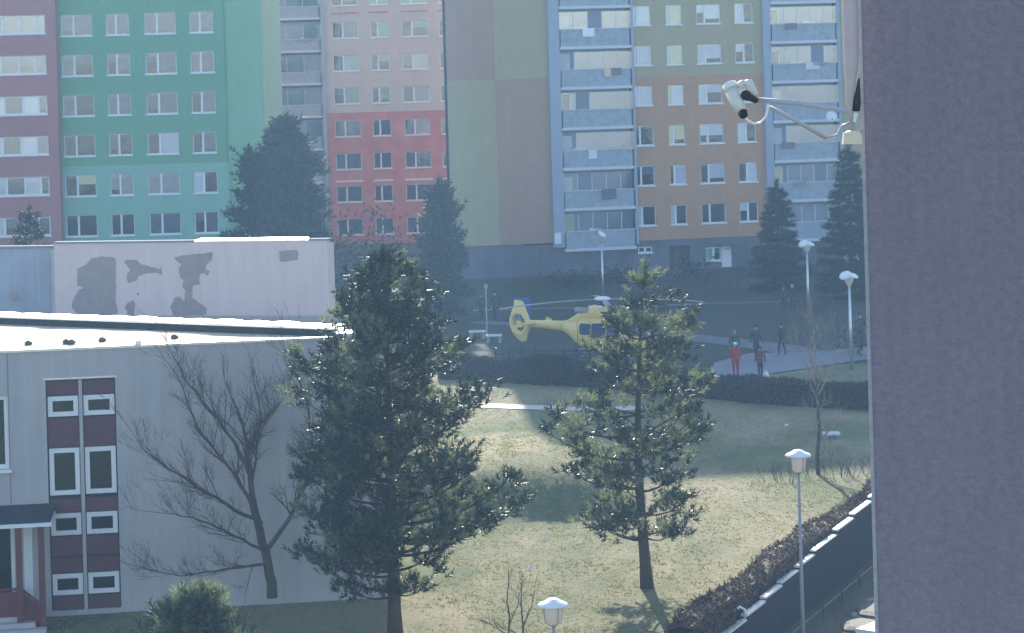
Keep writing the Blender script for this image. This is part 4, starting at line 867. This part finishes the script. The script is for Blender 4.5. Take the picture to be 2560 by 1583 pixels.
# hedges
def hedge(name, label, pts, wid, hgt, n, mats, seed, zf=None, leaf=0.09, group=None):
    T = thing(name, label, 'hedge', pts[0], 0, group); o0 = Vector(pts[0]); mb = MB(); Q = []
    for a, b in zip(pts[:-1], pts[1:]):
        k_ = max(2, int((b-a).length/0.4)); Q += [a.lerp(b, k/k_) for k in range(k_)]
    Q.append(pts[-1]); vs = []; fs = []; nr_ = 7; P = []; rr = random.Random(seed)
    for i, p in enumerate(Q):
        d = (Q[min(i+1, len(Q)-1)]-Q[max(i-1, 0)]); d.z = 0; d.normalize(); q = Vector((-d.y, d.x, 0)); g = p.z
        for k, (a_, b_) in enumerate(((-1,0),(-1.02,0.55),(-0.85,0.93),(0,1.0),(0.85,0.93),(1.02,0.55),(1,0))):
            nz = 1+0.22*noise.noise(Vector((p.x*1.7+k, p.y*1.7, seed)))+0.30*noise.noise(Vector((p.x*0.35, p.y*0.35, seed+4))); v = p+q*a_*wid*0.45*nz; v.z = g+b_*hgt*0.93*nz; v -= o0; vs.append(v)
    for i in range(len(Q)-1):
        for k in range(nr_-1): fs.append((i*nr_+k, i*nr_+k+1, (i+1)*nr_+k+1, (i+1)*nr_+k))
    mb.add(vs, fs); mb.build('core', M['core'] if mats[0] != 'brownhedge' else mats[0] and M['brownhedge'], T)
    n_q = len(Q); idx = rng.integers(0, n_q-1, n); kk = rng.integers(0, nr_-1, n); t1, t2 = rng.random(n), rng.random(n); A_ = np.array([tuple(v) for v in vs]).reshape(n_q, nr_, 3)
    p0 = A_[idx, kk]*(1-t1)[:, None]+A_[idx+1, kk]*t1[:, None]; p1 = A_[idx, kk+1]*(1-t1)[:, None]+A_[idx+1, kk+1]*t1[:, None]; P = p0*(1-t2)[:, None]+p1*t2[:, None]+rng.normal(0, 0.03, (n, 3))
    d = rng.normal(0, 1, (n, 3)); d[:, 2] += 0.5; d /= np.linalg.norm(d, axis=1, keepdims=True)
    tri_mesh('foliage', needles(P, d, np.full(n, leaf*2), 4, leaf*0.22), [M[m] for m in mats], T, 'stuff', rng.integers(0, len(mats), n*4))
    return T
hedge('hedge', 'dark clipped hedge running across the park in front of the helicopter', [gd(1060, 902), gd(1130, 907), gd(1300, 915), gd(1500, 928), gd(1690, 946)], 1.0, 1.05, 16000, ['hedge','hedge','fir'], 3, group='dark hedges across the park')
hedge('hedge', 'dark looser hedge in front of the paved square, ending at the stucco corner', [gd(1695, 948), gd(1850, 962), gd(2000, 972), gd(2110, 978)], 1.1, 0.95, 12000, ['hedge','twig','fir'], 4, group='dark hedges across the park')

# ------------------------------------------------------------------ retaining wall with stepped coping, brown hedge and bank
wl = thing('retaining_wall', 'black retaining wall with stepped white coping climbing beside the lawn', 'wall', (WX(52), 52, 0))
o0 = Vector((WX(52), 52, 0)); wd_ = Vector((6.1, 14.7, 0)).normalized(); wn = Vector((wd_.y, -wd_.x, 0))
def wbox(mb, s0, s1, n0, n1, z0, z1, i=0):
    c = [wd_*s+wn*q for s, q in ((s0,n0),(s1,n0),(s1,n1),(s0,n1))]
    mb.add([(p.x,p.y,z0) for p in c]+[(p.x,p.y,z1) for p in c], [(0,1,2,3),(4,7,6,5),(0,4,5,1),(1,5,6,2),(2,6,7,3),(3,7,4,0)], i)
s = 0.0; zt_ = lambda s_: 0.02+0.8*(s_-8.66)/15.9
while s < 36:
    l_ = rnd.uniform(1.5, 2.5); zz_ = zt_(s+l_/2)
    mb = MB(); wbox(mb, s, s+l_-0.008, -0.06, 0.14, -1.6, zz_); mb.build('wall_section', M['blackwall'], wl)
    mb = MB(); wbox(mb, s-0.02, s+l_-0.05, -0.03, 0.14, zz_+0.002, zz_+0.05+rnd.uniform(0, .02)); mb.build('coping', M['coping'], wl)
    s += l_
hp = []
for s_ in np.arange(7.0, 34, 1.5): q = o0+wd_*float(s_)-wn*0.5; hp.append(Vector((q.x, q.y, 0)))
Th = hedge('hedge', 'brown leafless hedge along the top of the black retaining wall', hp, 0.85, 0.75, 12000, ['brownhedge','brownhedge','hedge'], 8, leaf=0.07)
hk = thing('pipe_bracket', 'white bent pipe on the coping near the bottom end of the wall', 'pipe', gpt(1862, 1535, 0.3)); mb = MB()
mb.tube([(0,0,-0.1),(0.0,-0.05,0.12),(-0.12,-0.05,0.2),(-0.3,-0.05,0.1)], 0.035, 8); mb.build('pipe', M['white'], hk, True); mb = MB(); mb.tube([(-0.3,-0.05,0.14),(-0.36,-0.05,-0.02)], 0.05, 8); mb.build('pipe_end', M['steel'], hk)
# low rail at the wall foot, pale stones and slabs
rl = thing('foot_rail', 'thin dark rail along the foot of the black wall', 'rail', (o0.x, o0.y, 0)); mb = MB()
mb.tube([wd_*s_+wn*0.75+Vector((0,0,zlow(o0.y+wd_.y*s_)+0.32)) for s_ in np.arange(3, 30, 0.6)], 0.025, 6)
for s_ in np.arange(3.5, 30, 2.0): p = wd_*float(s_)+wn*0.78; mb.tube([Vector((p.x,p.y,-1.1)), Vector((p.x,p.y,-0.62))], 0.02, 5)
mb.build('rail', M['black'], rl)
def rock(mb, c, sx, sy, sz, seed, mi=0):
    rr = random.Random(seed); n = 8; vs = []
    for zf, rf in ((0, 1.0), (0.7, 0.95), (1.0, 0.7)):
        for k in range(n):
            a = k*6.283/n; q = rf*(0.75+0.35*noise.noise(Vector((math.cos(a)*1.3+seed, math.sin(a)*1.3, seed*0.7)))+0.1); vs.append((c[0]+math.cos(a)*q*sx, c[1]+math.sin(a)*q*sy, c[2]+sz*zf*(1+rr.uniform(-.12,.12))))
    fs = [(i*n+k, i*n+(k+1)%n, (i+1)*n+(k+1)%n, (i+1)*n+k) for i in range(2) for k in range(n)]+[tuple(2*n+k for k in range(n))]; mb.add(vs, fs, mi)
for i in range(10):
    s_ = 6.5+i*2.4+rnd.uniform(-.5,.5); q = o0+wd_*s_+wn*(1.25+rnd.uniform(-.15,.35)); mb = MB(); rock(mb, (0,0,-0.05), rnd.uniform(.12,.26), rnd.uniform(.25,.6), rnd.uniform(.05,.12), i+3)
    o = mb.build('stone', M['stone'], loc=(q.x, q.y, zlow(q.y)+0.0)); tag(o, 'pale stone lying in the dark strip at the foot of the black wall', 'stone', 'pale stones along the wall foot')
for i in range(26):
    s_ = 6+i*0.75+rnd.uniform(-.3,.3); q = o0+wd_*s_+wn*(2.0+(i%3)*1.15+rnd.uniform(-.2,.2)); mb = MB(); rock(mb, (0,0,-0.05), rnd.uniform(.55,.8), rnd.uniform(.8,1.3), rnd.uniform(.1,.2), i+40)
    o = mb.build('stone_slab', M['slab'], loc=(q.x, q.y, zlow(q.y)+0.0)); o.rotation_euler = (0, 0, rnd.uniform(-.4,.4)); tag(o, 'flat grey stone slab set in the shaded bank right of the black wall', 'stone slab', 'stone slabs on the bank')
q = gpt(2196, 1590, -1.0); mb = MB(); mb.box(-0.5, 1.5, -0.4, 0.4, 0, 0.25); mb.box(-0.56, 1.5, -0.46, -0.401, 0.12, 0.3, 1)
o = mb.build('white_kerb_block', [M['white'], M['black']], loc=(q.x, q.y, -1.0)); o.rotation_euler = (0, 0, R(50)); tag(o, 'white block with a black edge strip in the bottom right corner by the stucco', 'block')

# ------------------------------------------------------------------ park lamps
def lantern(name, label, base, ht, group):
    T = thing(name, label, 'park lamp', base, 0, group)
    mb = MB(); mb.tube([(0,0,-0.1),(0,0,ht*0.35),(0.0,0,ht-0.55)], [0.055,0.045,0.035], 10); mb.build('pole', M['grey'], T, True)
    mb = MB(); mb.lathe([(0.10,ht-0.56),(0.17,ht-0.52),(0.20,ht-0.16),(0.205,ht-0.13)], n=18); mb.build('diffuser', M['diffuser'], T, True)
    mb = MB(); mb.lathe([(0.32,ht-0.16),(0.345,ht-0.145),(0.30,ht-0.10),(0.20,ht-0.06),(0.12,ht-0.01),(0.05,ht+0.01),(0.01,ht+0.012)], n=22); mb.build('hat', M['white'], T, True)
    mb = MB()
    for k in range(4):
        a = k*1.571+0.5; mb.tube([(0.05*math.cos(a),0.05*math.sin(a),ht-0.6),(0.2*math.cos(a),0.2*math.sin(a),ht-0.5),(0.235*math.cos(a),0.235*math.sin(a),ht-0.14)], 0.012, 5)
    mb.build('cage', M['grey'], T); return T
LG = 'lantern park lamps with white hats'
bl = gd(1917, 1503); l1 = lantern('park_lamp', 'lantern park lamp with white hat standing in front of the black wall', bl, 4.55, LG)
b2 = Vector((atd(1320, 1437, 46.6).x, 46.6, 0)); copy_thing(l1, b2, 'lantern park lamp whose white hat just shows at the bottom edge', scale=0.9)
def tulip(name, label, base, ht, group, flip=1):
    T = thing(name, label, 'park lamp', base, 0, group)
    mb = MB(); mb.tube([(0,0,-0.1),(0,0,ht*0.4),(0,0,ht-0.6)], [0.085,0.07,0.055], 10); mb.build('pole', M['steel'], T, True)
    mb = MB(); mb.lathe([(0.05,ht-0.66),(0.10,ht-0.58),(0.20,ht-0.38),(0.23,ht-0.2),(0.2,ht-0.12)], n=16); mb.build('diffuser', M['diffuser'], T, True)
    mb = MB(); mb.lathe([(0.02,0.05),(0.2,0.035),(0.29,-0.02),(0.28,-0.04),(0.02,0.0)], (-0.2*flip,-0.06,ht-0.1), 16, axis=Matrix.Rotation(R(35), 3, 'X')@Matrix.Rotation(R(-25*flip), 3, 'Y')); mb.build('left_shade', M['white'], T, True)
    mb = MB(); mb.lathe([(0.02,0.05),(0.2,0.035),(0.27,-0.02),(0.26,-0.04),(0.02,0.0)], (0.19*flip,0.03,ht-0.13), 16, axis=Matrix.Rotation(R(18), 3, 'X')@Matrix.Rotation(R(18*flip), 3, 'Y')); mb.build('right_shade', M['white'], T, True); return T
TG = 'white topped tulip lamps in the park'
l3 = tulip('park_lamp', 'nearer tulip lamp with bright white shades, beside the stucco corner', gd(2033, 882), 4.5, TG)
copy_thing(l3, gd(1931, 772), 'farther tulip lamp standing between the two spruces')
b_ = Vector((atd(1440, 712, 144).x, 144, 0)); copy_thing(l3, b_, 'tulip lamp whose pole rises above the helicopter rotor hub', rz=R(90), scale=0.99)
b_ = gd(1163, 800); mb = MB(); mb.tube([(0,0,-0.1),(0,0,2.6)], [0.05,0.035], 8); po = thing('post', 'thin grey post left of the helicopter tail', 'post', b_); mb.build('pole', M['grey'], po); mb = MB(); mb.box(-0.1,0.1,-0.06,0.06,2.55,2.75); mb.build('cap_box', M['grey'], po)

# small park furniture
def slab_bench(label, base, ln, ht=0.5):
    T = thing('bench', label, 'bench', base, 0, 'pale topped benches')
    mb = MB(); mb.box(-ln/2, ln/2, -0.25, 0.25, ht-0.07, ht); mb.build('seat', mat('glossy_white_slab', (0.8,0.8,0.78), rough=0.25, spec=0.9), T)
    for s_ in (-1, 1): mb = MB(); mb.box(s_*ln*0.36-0.08, s_*ln*0.36+0.08, -0.2, 0.2, -0.05, ht-0.072); mb.build('leg', M['grey'], T)
slab_bench('white bench slab added for a sun glint left of the thin post near the helicopter tail', gd(1140, 808), 0.9, 0.42)  # two made-up slabs, their glossy white carries the glints
slab_bench('white bench slab added for a sun glint right of the thin post near the helicopter tail', gd(1180, 818), 0.85, 0.42)
q = gd(1985, 1045); slab_bench('small white slab beside the thin young tree on the shaded lawn', q, 0.62, 0.2)
# dark slatted fence behind the hedge
fa, fb = gd(1185, 880), gd(1410, 882); fe = thing('fence', 'low dark slatted fence below the helicopter, behind the hedge', 'fence', fa, math.atan2(fb.y-fa.y, fb.x-fa.x)); Lf = (fb-fa).length; n_ = 7
for i in range(n_+1): mb = MB(); x_ = Lf*i/n_; mb.box(x_-0.04, x_+0.04, -0.04, 0.04, 0, 1.0); mb.build('post', M['black'], fe)
for i in range(n_):
    for k in range(5): link('slat', box_mesh('slat', (0.05, Lf/n_-0.05, -0.015, 0.015, 0, 0.12), mat('dark_blue_slat', (0.05,0.06,0.085))), fe, loc=(Lf*i/n_, 0, 0.15+k*0.165))
b_ = gd(1248, 765); T = thing('recycling_bin', 'blue container standing above the helicopter tail fin', 'container', b_, R(12)); mb = MB(); mb.box(-0.42,0.42,-0.35,0.35,0.1,1.05); mb.build('body', M['bluecloth'], T); mb = MB(); mb.add([(-.45,-.38,1.05),(.45,-.38,1.05),(.45,.38,1.05),(-.45,.38,1.05),(-.4,-.2,1.25),(.4,-.2,1.25),(.4,.2,1.25),(-.4,.2,1.25)], [(0,1,5,4),(1,2,6,5),(2,3,7,6),(3,0,4,7),(4,5,6,7)]); mb.build('lid', M['bluecloth'], T)
for s_ in (-1, 1): mb = MB(); mb.tube([(s_*.3,-.3,.08),(s_*.3,-.22,.08)], .08, 10); mb.build('wheel', M['black'], T)
for (x_, y_, lb) in ((1352, 824, 'short dark post'), ):
    pass

# ------------------------------------------------------------------ rescue helicopter
hub = at(1506, 756, 117.0); SEAM = mat('dark_seam', (0.08,0.07,0.05))
he = thing('helicopter', 'yellow rescue helicopter with shrouded tail rotor parked beyond the hedge, nose behind the pine', 'helicopter', (hub.x, 117.0, 0), R(-44))
def loft(mb, secs, n=20, mi=0, pw=2.5):
    vs = []; fs = []
    for (x, zc, hh, hw) in secs:
        for k in range(n):
            a = k*6.2832/n; c, s_ = math.cos(a), math.sin(a)
            yy = math.copysign(abs(c)**(2/pw), c)*hw; z_ = math.copysign(abs(s_)**(2/pw), s_)*hh; vs.append((x, yy, zc+z_))
    for i in range(len(secs)-1):
        for k in range(n): fs.append((i*n+k, i*n+(k+1)%n, (i+1)*n+(k+1)%n, (i+1)*n+k))
    fs += [tuple(range(n)), tuple((len(secs)-1)*n+k for k in reversed(range(n)))]
    mb.add(vs, fs, mi)
mb = MB(); loft(mb, [(3.35,1.05,0.08,0.1),(3.2,1.08,0.32,0.4),(2.85,1.15,0.55,0.62),(2.3,1.25,0.76,0.76),(1.5,1.32,0.86,0.80),(0.2,1.33,0.87,0.80),(-0.9,1.34,0.82,0.78),(-1.5,1.42,0.60,0.62),(-2.1,1.55,0.38,0.40),(-2.5,1.60,0.29,0.28)], 24)
mb.build('fuselage', M['yellow'], he, True)
mb = MB(); loft(mb, [(-2.45,1.60,0.27,0.25),(-3.4,1.60,0.22,0.2),(-4.4,1.60,0.19,0.16),(-5.1,1.60,0.18,0.14)], 14); mb.build('tail_boom', M['yellow'], he, True)
mb = MB(); loft(mb, [(1.15,2.15,0.05,0.2),(0.9,2.28,0.22,0.42),(0.3,2.38,0.36,0.48),(-0.3,2.42,0.38,0.48),(-0.8,2.28,0.34,0.46),(-1.5,2.02,0.28,0.42),(-2.1,1.84,0.16,0.30),(-2.4,1.76,0.05,0.1)], 18); mb.build('engine_cowling', M['yellow'], he, True)
WS = mat('pale_white_stripe', (0.74,0.78,0.70), rough=0.4)
mb = MB(); loft(mb, [(0.1,2.66,0.11,0.34),(-0.5,2.60,0.15,0.36),(-1.2,2.28,0.14,0.36),(-1.9,1.98,0.08,0.3)], 12); mb.build('cowling_stripe', WS, he, True)
mb = MB(); mb.tube([(-0.6,-0.40,2.50),(-1.3,-0.50,2.50)], [0.13,0.15], 12); mb.tube([(-0.6,0.40,2.50),(-1.3,0.50,2.50)], [0.13,0.15], 12); mb.build('exhaust', M['grey'], he, True)
mb = MB(); mb.box(0.3,0.75,-0.485,-0.45,2.25,2.5); mb.box(0.3,0.75,0.45,0.485,2.25,2.5); mb.build('air_intake', M['black'], he)
# glazing: windscreen and side windows stand proud of the shell
mb = MB(); loft(mb, [(3.15,1.25,0.2,0.36),(2.85,1.36,0.42,0.58),(2.35,1.5,0.56,0.73),(1.9,1.62,0.57,0.78)], 20); mb.build('windscreen', M['helwin'], he, True)
for s_ in (-1, 1):
    for (a_, b_2, z0_, z1_) in ((0.95,1.75,1.25,1.95),(-0.05,0.85,1.25,1.95),(-0.85,-0.15,1.35,1.9)):
        mb = MB(); y_ = 0.805*s_; mb.prism([(a_+0.06,z0_),(b_2-0.06,z0_),(b_2,z0_+0.08),(b_2-0.03,z1_-0.08),(b_2-0.12,z1_),(a_+0.1,z1_),(a_,z1_-0.1),(a_,z0_+0.08)], min(y_,y_-0.1*s_), max(y_,y_-0.1*s_)); mb.build('side_window', M['helwin'], he)
    for x_ in (-0.98, -0.1, 0.9, 1.82): mb = MB(); mb.prism([(x_,0.6),(x_+0.02,0.6),(x_+0.02,2.02),(x_,2.02)], min(0.80*s_,0.81*s_), max(0.80*s_,0.81*s_)); mb.build('door_seam', SEAM, he)
    mb = MB(); mb.prism([(-0.95,0.62),(2.2,0.62),(2.2,0.66),(-0.95,0.66)], min(0.79*s_,0.76*s_), max(0.79*s_,0.76*s_)); mb.build('door_rail', M['grey'], he)
# fin with round duct
mb = MB(); n_ = 28; cx_, cz_ = -5.62, 1.60; out_ = [(a_, b_-0.42) for a_, b_ in [(-4.95,2.12),(-5.02,2.35),(-5.22,2.75),(-5.40,3.12),(-5.95,3.16),(-6.0,3.0),(-5.93,2.9),(-6.12,2.6),(-6.3,2.2),(-6.28,1.9),(-6.12,1.55),(-5.85,1.25),(-5.5,1.08),(-5.15,1.12),(-5.2,1.35),(-4.95,1.72)]]
def ray_out(a):
    best = 0.6; c, s_ = math.cos(a), math.sin(a)
    for (x0_, z0_), (x1_, z1_) in zip(out_, out_[1:]+out_[:1]):
        ex, ez = x1_-x0_, z1_-z0_; den = c*ez-s_*ex
        if abs(den) < 1e-9: continue
        t_ = ((x0_-cx_)*ez-(z0_-cz_)*ex)/den; u_ = ((x0_-cx_)*s_-(z0_-cz_)*c)/den
        if t_ > 0 and -1e-6 <= u_ <= 1+1e-6: best = max(best, t_)
    return best
n_ = 48; vs = []; 
for k in range(n_):
    a = k*6.2832/n_; ro = ray_out(a); c, s_ = math.cos(a), math.sin(a)
    for (r_, y_) in ((0.46,-0.14),(0.46,0.14),(min(ro, 0.58),0.15),(ro,0.05),(ro,-0.05),(min(ro, 0.58),-0.15)): vs.append((cx_+c*r_, y_, cz_+s_*r_))
fs = [(k*6+j, ((k+1)%n_)*6+j, ((k+1)%n_)*6+(j+1)%6, k*6+(j+1)%6) for k in range(n_) for j in range(6)]
mb.add(vs, fs); fin = mb.build('tail_fin', M['yellow'], he)
for k in range(8):
    a = k*6.2832/8+0.2; mb = MB(); c, s_ = math.cos(a), math.sin(a); mb.add([(cx_+c*0.1-s_*0.04,-0.03,cz_+s_*0.1+c*0.04),(cx_+c*0.1+s_*0.04,0.03,cz_+s_*0.1-c*0.04),(cx_+c*0.44+s_*0.05,0.04,cz_+s_*0.44-c*0.05),(cx_+c*0.44-s_*0.05,-0.04,cz_+s_*0.44+c*0.05)], [(0,1,2,3)]); mb.build('tail_rotor_blade', M['grey'], fin)
mb = MB(); mb.tube([(cx_,-0.12,cz_),(cx_,0.12,cz_)], 0.11, 12); mb.build('tail_rotor_hub', M['yellow'], fin)
mb = MB(); mb.box(-4.75,-4.35,-1.05,1.05,1.65,1.69); mb.build('tailplane', M['yellow'], he)
for s_ in (-1, 1): mb = MB(); mb.prism([(-4.85,1.5),(-4.4,1.55),(-4.4,1.75),(-4.8,1.85)], min(s_*1.05,s_*1.09), max(s_*1.05,s_*1.09)); mb.build('end_plate', M['yellow'], he)
mb = MB(); mb.tube([(0,0,2.6),(0,0,3.02)], [0.16,0.10], 12); mb.box(-0.28,0.28,-0.2,0.2,2.66,2.82); mb.build('rotor_mast', M['black'], he)
hb = MB(); hb.lathe([(0.30,3.0),(0.40,3.03),(0.38,3.12),(0.2,3.17),(0.02,3.18)], n=20); hbo = hb.build('rotor_hub', M['white'], he, True)
for k in range(4):
    a = R(44)+R(4)+k*math.pi/2; c, s_ = math.cos(a), math.sin(a); vs = []; m_ = 10
    for i in range(m_+1):
        r_ = 0.3+4.7*i/m_; zd = 3.05-0.012*r_*r_+(0.0); hw = 0.14 if i > 1 else 0.07
        for sg, dz in ((-1,-0.02),(1,-0.02),(1,0.012),(-1,0.012)): vs.append((c*r_-s_*hw*sg, s_*r_+c*hw*sg, zd+dz))
    fs = [(i*4+j, (i+1)*4+j, (i+1)*4+(j+1)%4, i*4+(j+1)%4) for i in range(m_) for j in range(4)]+[(0,1,2,3),(m_*4+3,m_*4+2,m_*4+1,m_*4)]
    mb = MB(); mb.add(vs, fs); mb.build('rotor_blade', M['grey'], he)
for s_ in (-1, 1): mb = MB(); mb.tube([(2.6,s_*1.0,0.28),(2.35,s_*1.02,0.1),(0,s_*1.02,0.06),(-1.3,s_*1.02,0.08)], 0.05, 8); mb.build('skid', M['grey'], he, True)
for x_ in (1.5, -0.7): mb = MB(); mb.tube([(x_,-1.02,0.08),(x_,-0.7,0.42),(x_,0,0.52),(x_,0.7,0.42),(x_,1.02,0.08)], 0.045, 8); mb.build('cross_tube', M['grey'], he, True)
mb = MB(); mb.lathe([(0.02,-0.1),(0.1,-0.06),(0.13,0),(0.09,0.08),(0.02,0.1)], (0.25,-0.5,2.7), 10); mb.build('beacon', M['white'], he, True)

# ------------------------------------------------------------------ people
def person(label, base, ht, top, legs, skin=(0.45,0.30,0.22), hair=(0.03,0.025,0.02), hat=None, yaw=0.0, stride=0.25, arm=0.15, bag=False, cat='person', group='people in the park'):
    T = thing('person', label, cat, base, yaw, group); S_ = ht/1.75
    v = []; e = []; rd = []
    def add(p, r, par=None):
        v.append(p); rd.append(r); i = len(v)-1
        if par is not None: e.append((par, i))
        return i
    pel = add((0,0,0.95), (0.135,0.115)); sp1 = add((0,0,1.12), (0.125,0.105), pel); ch = add((0,0,1.32), (0.165,0.12), sp1); nk = add((0,0.0,1.47), (0.075,0.075), ch)
    n2 = add((0,0.01,1.54), (0.055,0.055), nk); hd = add((0,0.02,1.64), (0.085,0.10), n2); add((0,0.01,1.71), (0.07,0.08), hd)
    for s_ in (-1, 1):
        hp_ = add((s_*0.09,0,0.88), (0.10,0.10), pel); kn = add((s_*0.10, 0.5*stride*s_+0.03, 0.50), (0.068,0.07), hp_); an = add((s_*0.10, stride*s_-0.03, 0.09), (0.045,0.048), kn); add((s_*0.11, stride*s_+0.14, 0.045), (0.042,0.038), an)
        sh = add((s_*0.19,0,1.40), (0.075,0.075), ch); el = add((s_*0.25,-arm*s_*0.5-0.02,1.14), (0.055,0.055), sh); wr = add((s_*0.24,-arm*s_+0.08,0.92), (0.038,0.038), el); add((s_*0.24,-arm*s_+0.11,0.85), (0.032,0.042), wr)
    me = bpy.data.meshes.new('body'); me.from_pydata([Vector(p)*S_ for p in v], e, []); o = bpy.data.objects.new('body', me); col.objects.link(o)
    md = o.modifiers.new('s', 'SKIN'); sk = me.skin_vertices[0].data
    for i, r in enumerate(rd): sk[i].radius = (r[0]*S_, r[1]*S_)
    sk[0].use_root = True
    o.modifiers.new('d', 'SUBSURF').levels = 1
    dg = bpy.context.evaluated_depsgraph_get(); m2 = bpy.data.meshes.new_from_object(o.evaluated_get(dg)); bpy.data.objects.remove(o)
    vs = [tuple(q.co) for q in m2.vertices]; fs = [tuple(q.vertices) for q in m2.polygons]; mb = MB(); mb.add(vs, fs)
    for i, f in enumerate(fs):
        c = sum((Vector(vs[k]) for k in f), Vector())/len(f)/S_
        hand = c.z < 0.90 and abs(c.x) > 0.19 and c.z > 0.7
        mb.m[i] = 3 if c.z < 0.09 else 2 if (c.z > 1.50 or hand) else 0 if c.z > 0.86 else 1
    for s_ in (-1, 1):                              # fingers and thumb rooted in each palm
        for k in range(5):
            L_ = (0.075, 0.085, 0.08, 0.065, 0.055)[k]; b0 = Vector((s_*0.24+(0 if k < 4 else -s_*0.03), -arm*s_+0.085+0.018*k if k < 4 else -arm*s_+0.14, 0.83))*S_
            mb.tube([b0, b0+Vector((0,0.008,-L_*0.55))*S_, b0+Vector((-s_*0.012,0.004,-L_))*S_], [0.009*S_,0.0085*S_,0.006*S_], 5, 2)
    # face: nose, eyes and ears
    mb.tube([Vector((0,0.115,1.655))*S_, Vector((0,0.14,1.63))*S_], [0.01*S_,0.014*S_], 5, 2)
    for s_ in (-1, 1): mb.tube([Vector((s_*0.03,0.10,1.665))*S_, Vector((s_*0.03,0.112,1.665))*S_], 0.009*S_, 5, 3); mb.tube([Vector((s_*0.082,0.01,1.66))*S_, Vector((s_*0.092,0.0,1.63))*S_], 0.014*S_, 5, 2)
    mc = lambda c: mat('cloth_%02d%02d%02d' % tuple(int(k*99) for k in c), c, rough=0.9, var=0.15, vscale=5)
    mb.build('body', [mc(top), mc(legs), mc(skin), mc((0.02,0.02,0.02))], T, True)
    hc = MB(); hc.lathe([(0.088*S_,-0.045*S_),(0.102*S_,0.0),(0.09*S_,0.06*S_),(0.05*S_,0.09*S_),(0.005,0.1*S_)], (0,-0.01*S_,1.675*S_), 12); hc.build('hat' if hat else 'hair', mc(hat or hair), T, True)
    return T
person('person in a long red coat and white cap standing on the paved square', gd(1757, 902), 1.62, (0.42,0.025,0.04), (0.32,0.02,0.035), hat=(0.8,0.8,0.8), yaw=R(170), stride=0.06)
person('person in dark green jacket walking behind the one in red', gd(1806, 862), 1.72, (0.03,0.05,0.05), (0.025,0.03,0.045), yaw=R(200), stride=0.22)
person('person in dark clothes on the path, right of the walking figure', gd(1867, 848), 1.55, (0.035,0.035,0.05), (0.025,0.03,0.04), yaw=R(140), stride=0.2)
person('smaller person in dark red top and black trousers at the hedge', gd(1816, 903), 1.45, (0.14,0.035,0.05), (0.02,0.02,0.03), yaw=R(20), stride=0.05)
person('person in green cap standing behind the one in red', gd(1755, 868), 1.6, (0.04,0.08,0.07), (0.03,0.04,0.05), hat=(0.15,0.25,0.18), yaw=R(180), stride=0.05)
person('person in grey-green coat far off before the spruce, left of a pair', gd(1872, 750), 1.62, (0.035,0.05,0.055), (0.03,0.035,0.05), yaw=R(180), stride=0.1)
person('person in dark coat with pale cap far off, right of a pair', gd(1892, 742), 1.5, (0.04,0.05,0.07), (0.03,0.03,0.05), hat=(0.5,0.5,0.5), yaw=R(150), stride=0.1)
person('person in dark clothes between the tulip lamp and the stucco corner', gd(2055, 832), 1.75, (0.03,0.04,0.06), (0.02,0.03,0.045), yaw=R(190), stride=0.15)
person('dark dressed person at far left of the park, left of a pair', gd(1150, 768), 1.6, (0.03,0.04,0.055), (0.025,0.03,0.045), yaw=R(180), stride=0.12)
person('dark dressed person at far left of the park, right of a pair', gd(1183, 766), 1.68, (0.035,0.04,0.06), (0.025,0.03,0.05), yaw=R(210), stride=0.12)
b_ = gd(1829, 905); T = thing('bag', 'small white bag on the ground at the hedge beside the dark red figure', 'bag', b_); mb = MB(); mb.lathe([(0.1,0),(0.15,0.08),(0.14,0.22),(0.08,0.3),(0.03,0.33)], n=10, sy=0.6); mb.build('sack', M['white'], T, True); mb = MB(); mb.tube([(-0.06,0,0.3),(-0.04,0,0.42),(0.04,0,0.42),(0.06,0,0.3)], 0.012, 5); mb.build('handle', M['white'], T)
for i, (x_, y_) in enumerate(((1877, 1018), (1265, 1360), (1858, 1362), (1300, 1290))):
    q = gd(x_, y_); mb = MB(); mb.add([(-0.08,0,0.0),(0.06,-0.03,0.01),(0.09,0.06,0.05),(-0.03,0.08,0.06),(0,0.02,0.09)], [(0,1,4),(1,2,4),(2,3,4),(3,0,4)]); q.z = gz(q.x, q.y)+0.02
    o = mb.build('litter', M['white'], loc=q); tag(o, ['scrap of white paper on the shaded lawn left of the lantern lamp', 'scrap of white paper on the lit lawn beside the saplings', 'scrap of white paper on the sunny lawn left of the lamp pole', 'scrap of white paper on the sunny lawn under the open pine'][i], 'litter', 'scraps of paper on the lawn')

# ------------------------------------------------------------------ haze
mb = MB(); mb.box(-175, 175, -34, 424, -3.0, 42)
hm = bpy.data.materials.new('haze_air'); hm.use_nodes = True; N = hm.node_tree.nodes; N.clear()
ho = N.new('ShaderNodeOutputMaterial'); pv = N.new('ShaderNodeVolumePrincipled'); pv.inputs['Color'].default_value = HAZE_COLOR; pv.inputs['Density'].default_value = HAZE_DENSITY; pv.inputs['Anisotropy'].default_value = 0.35
hm.node_tree.links.new(pv.outputs[0], ho.inputs['Volume']); hz = mb.build('haze', hm, kind='stuff')
hz['label'] = 'blue winter haze over the whole park'; hz['category'] = 'haze'
sc.cycles.volume_bounces = 1; sc.cycles.max_bounces = 8; sc.cycles.transparent_max_bounces = 12
sc.cycles.use_denoising = True
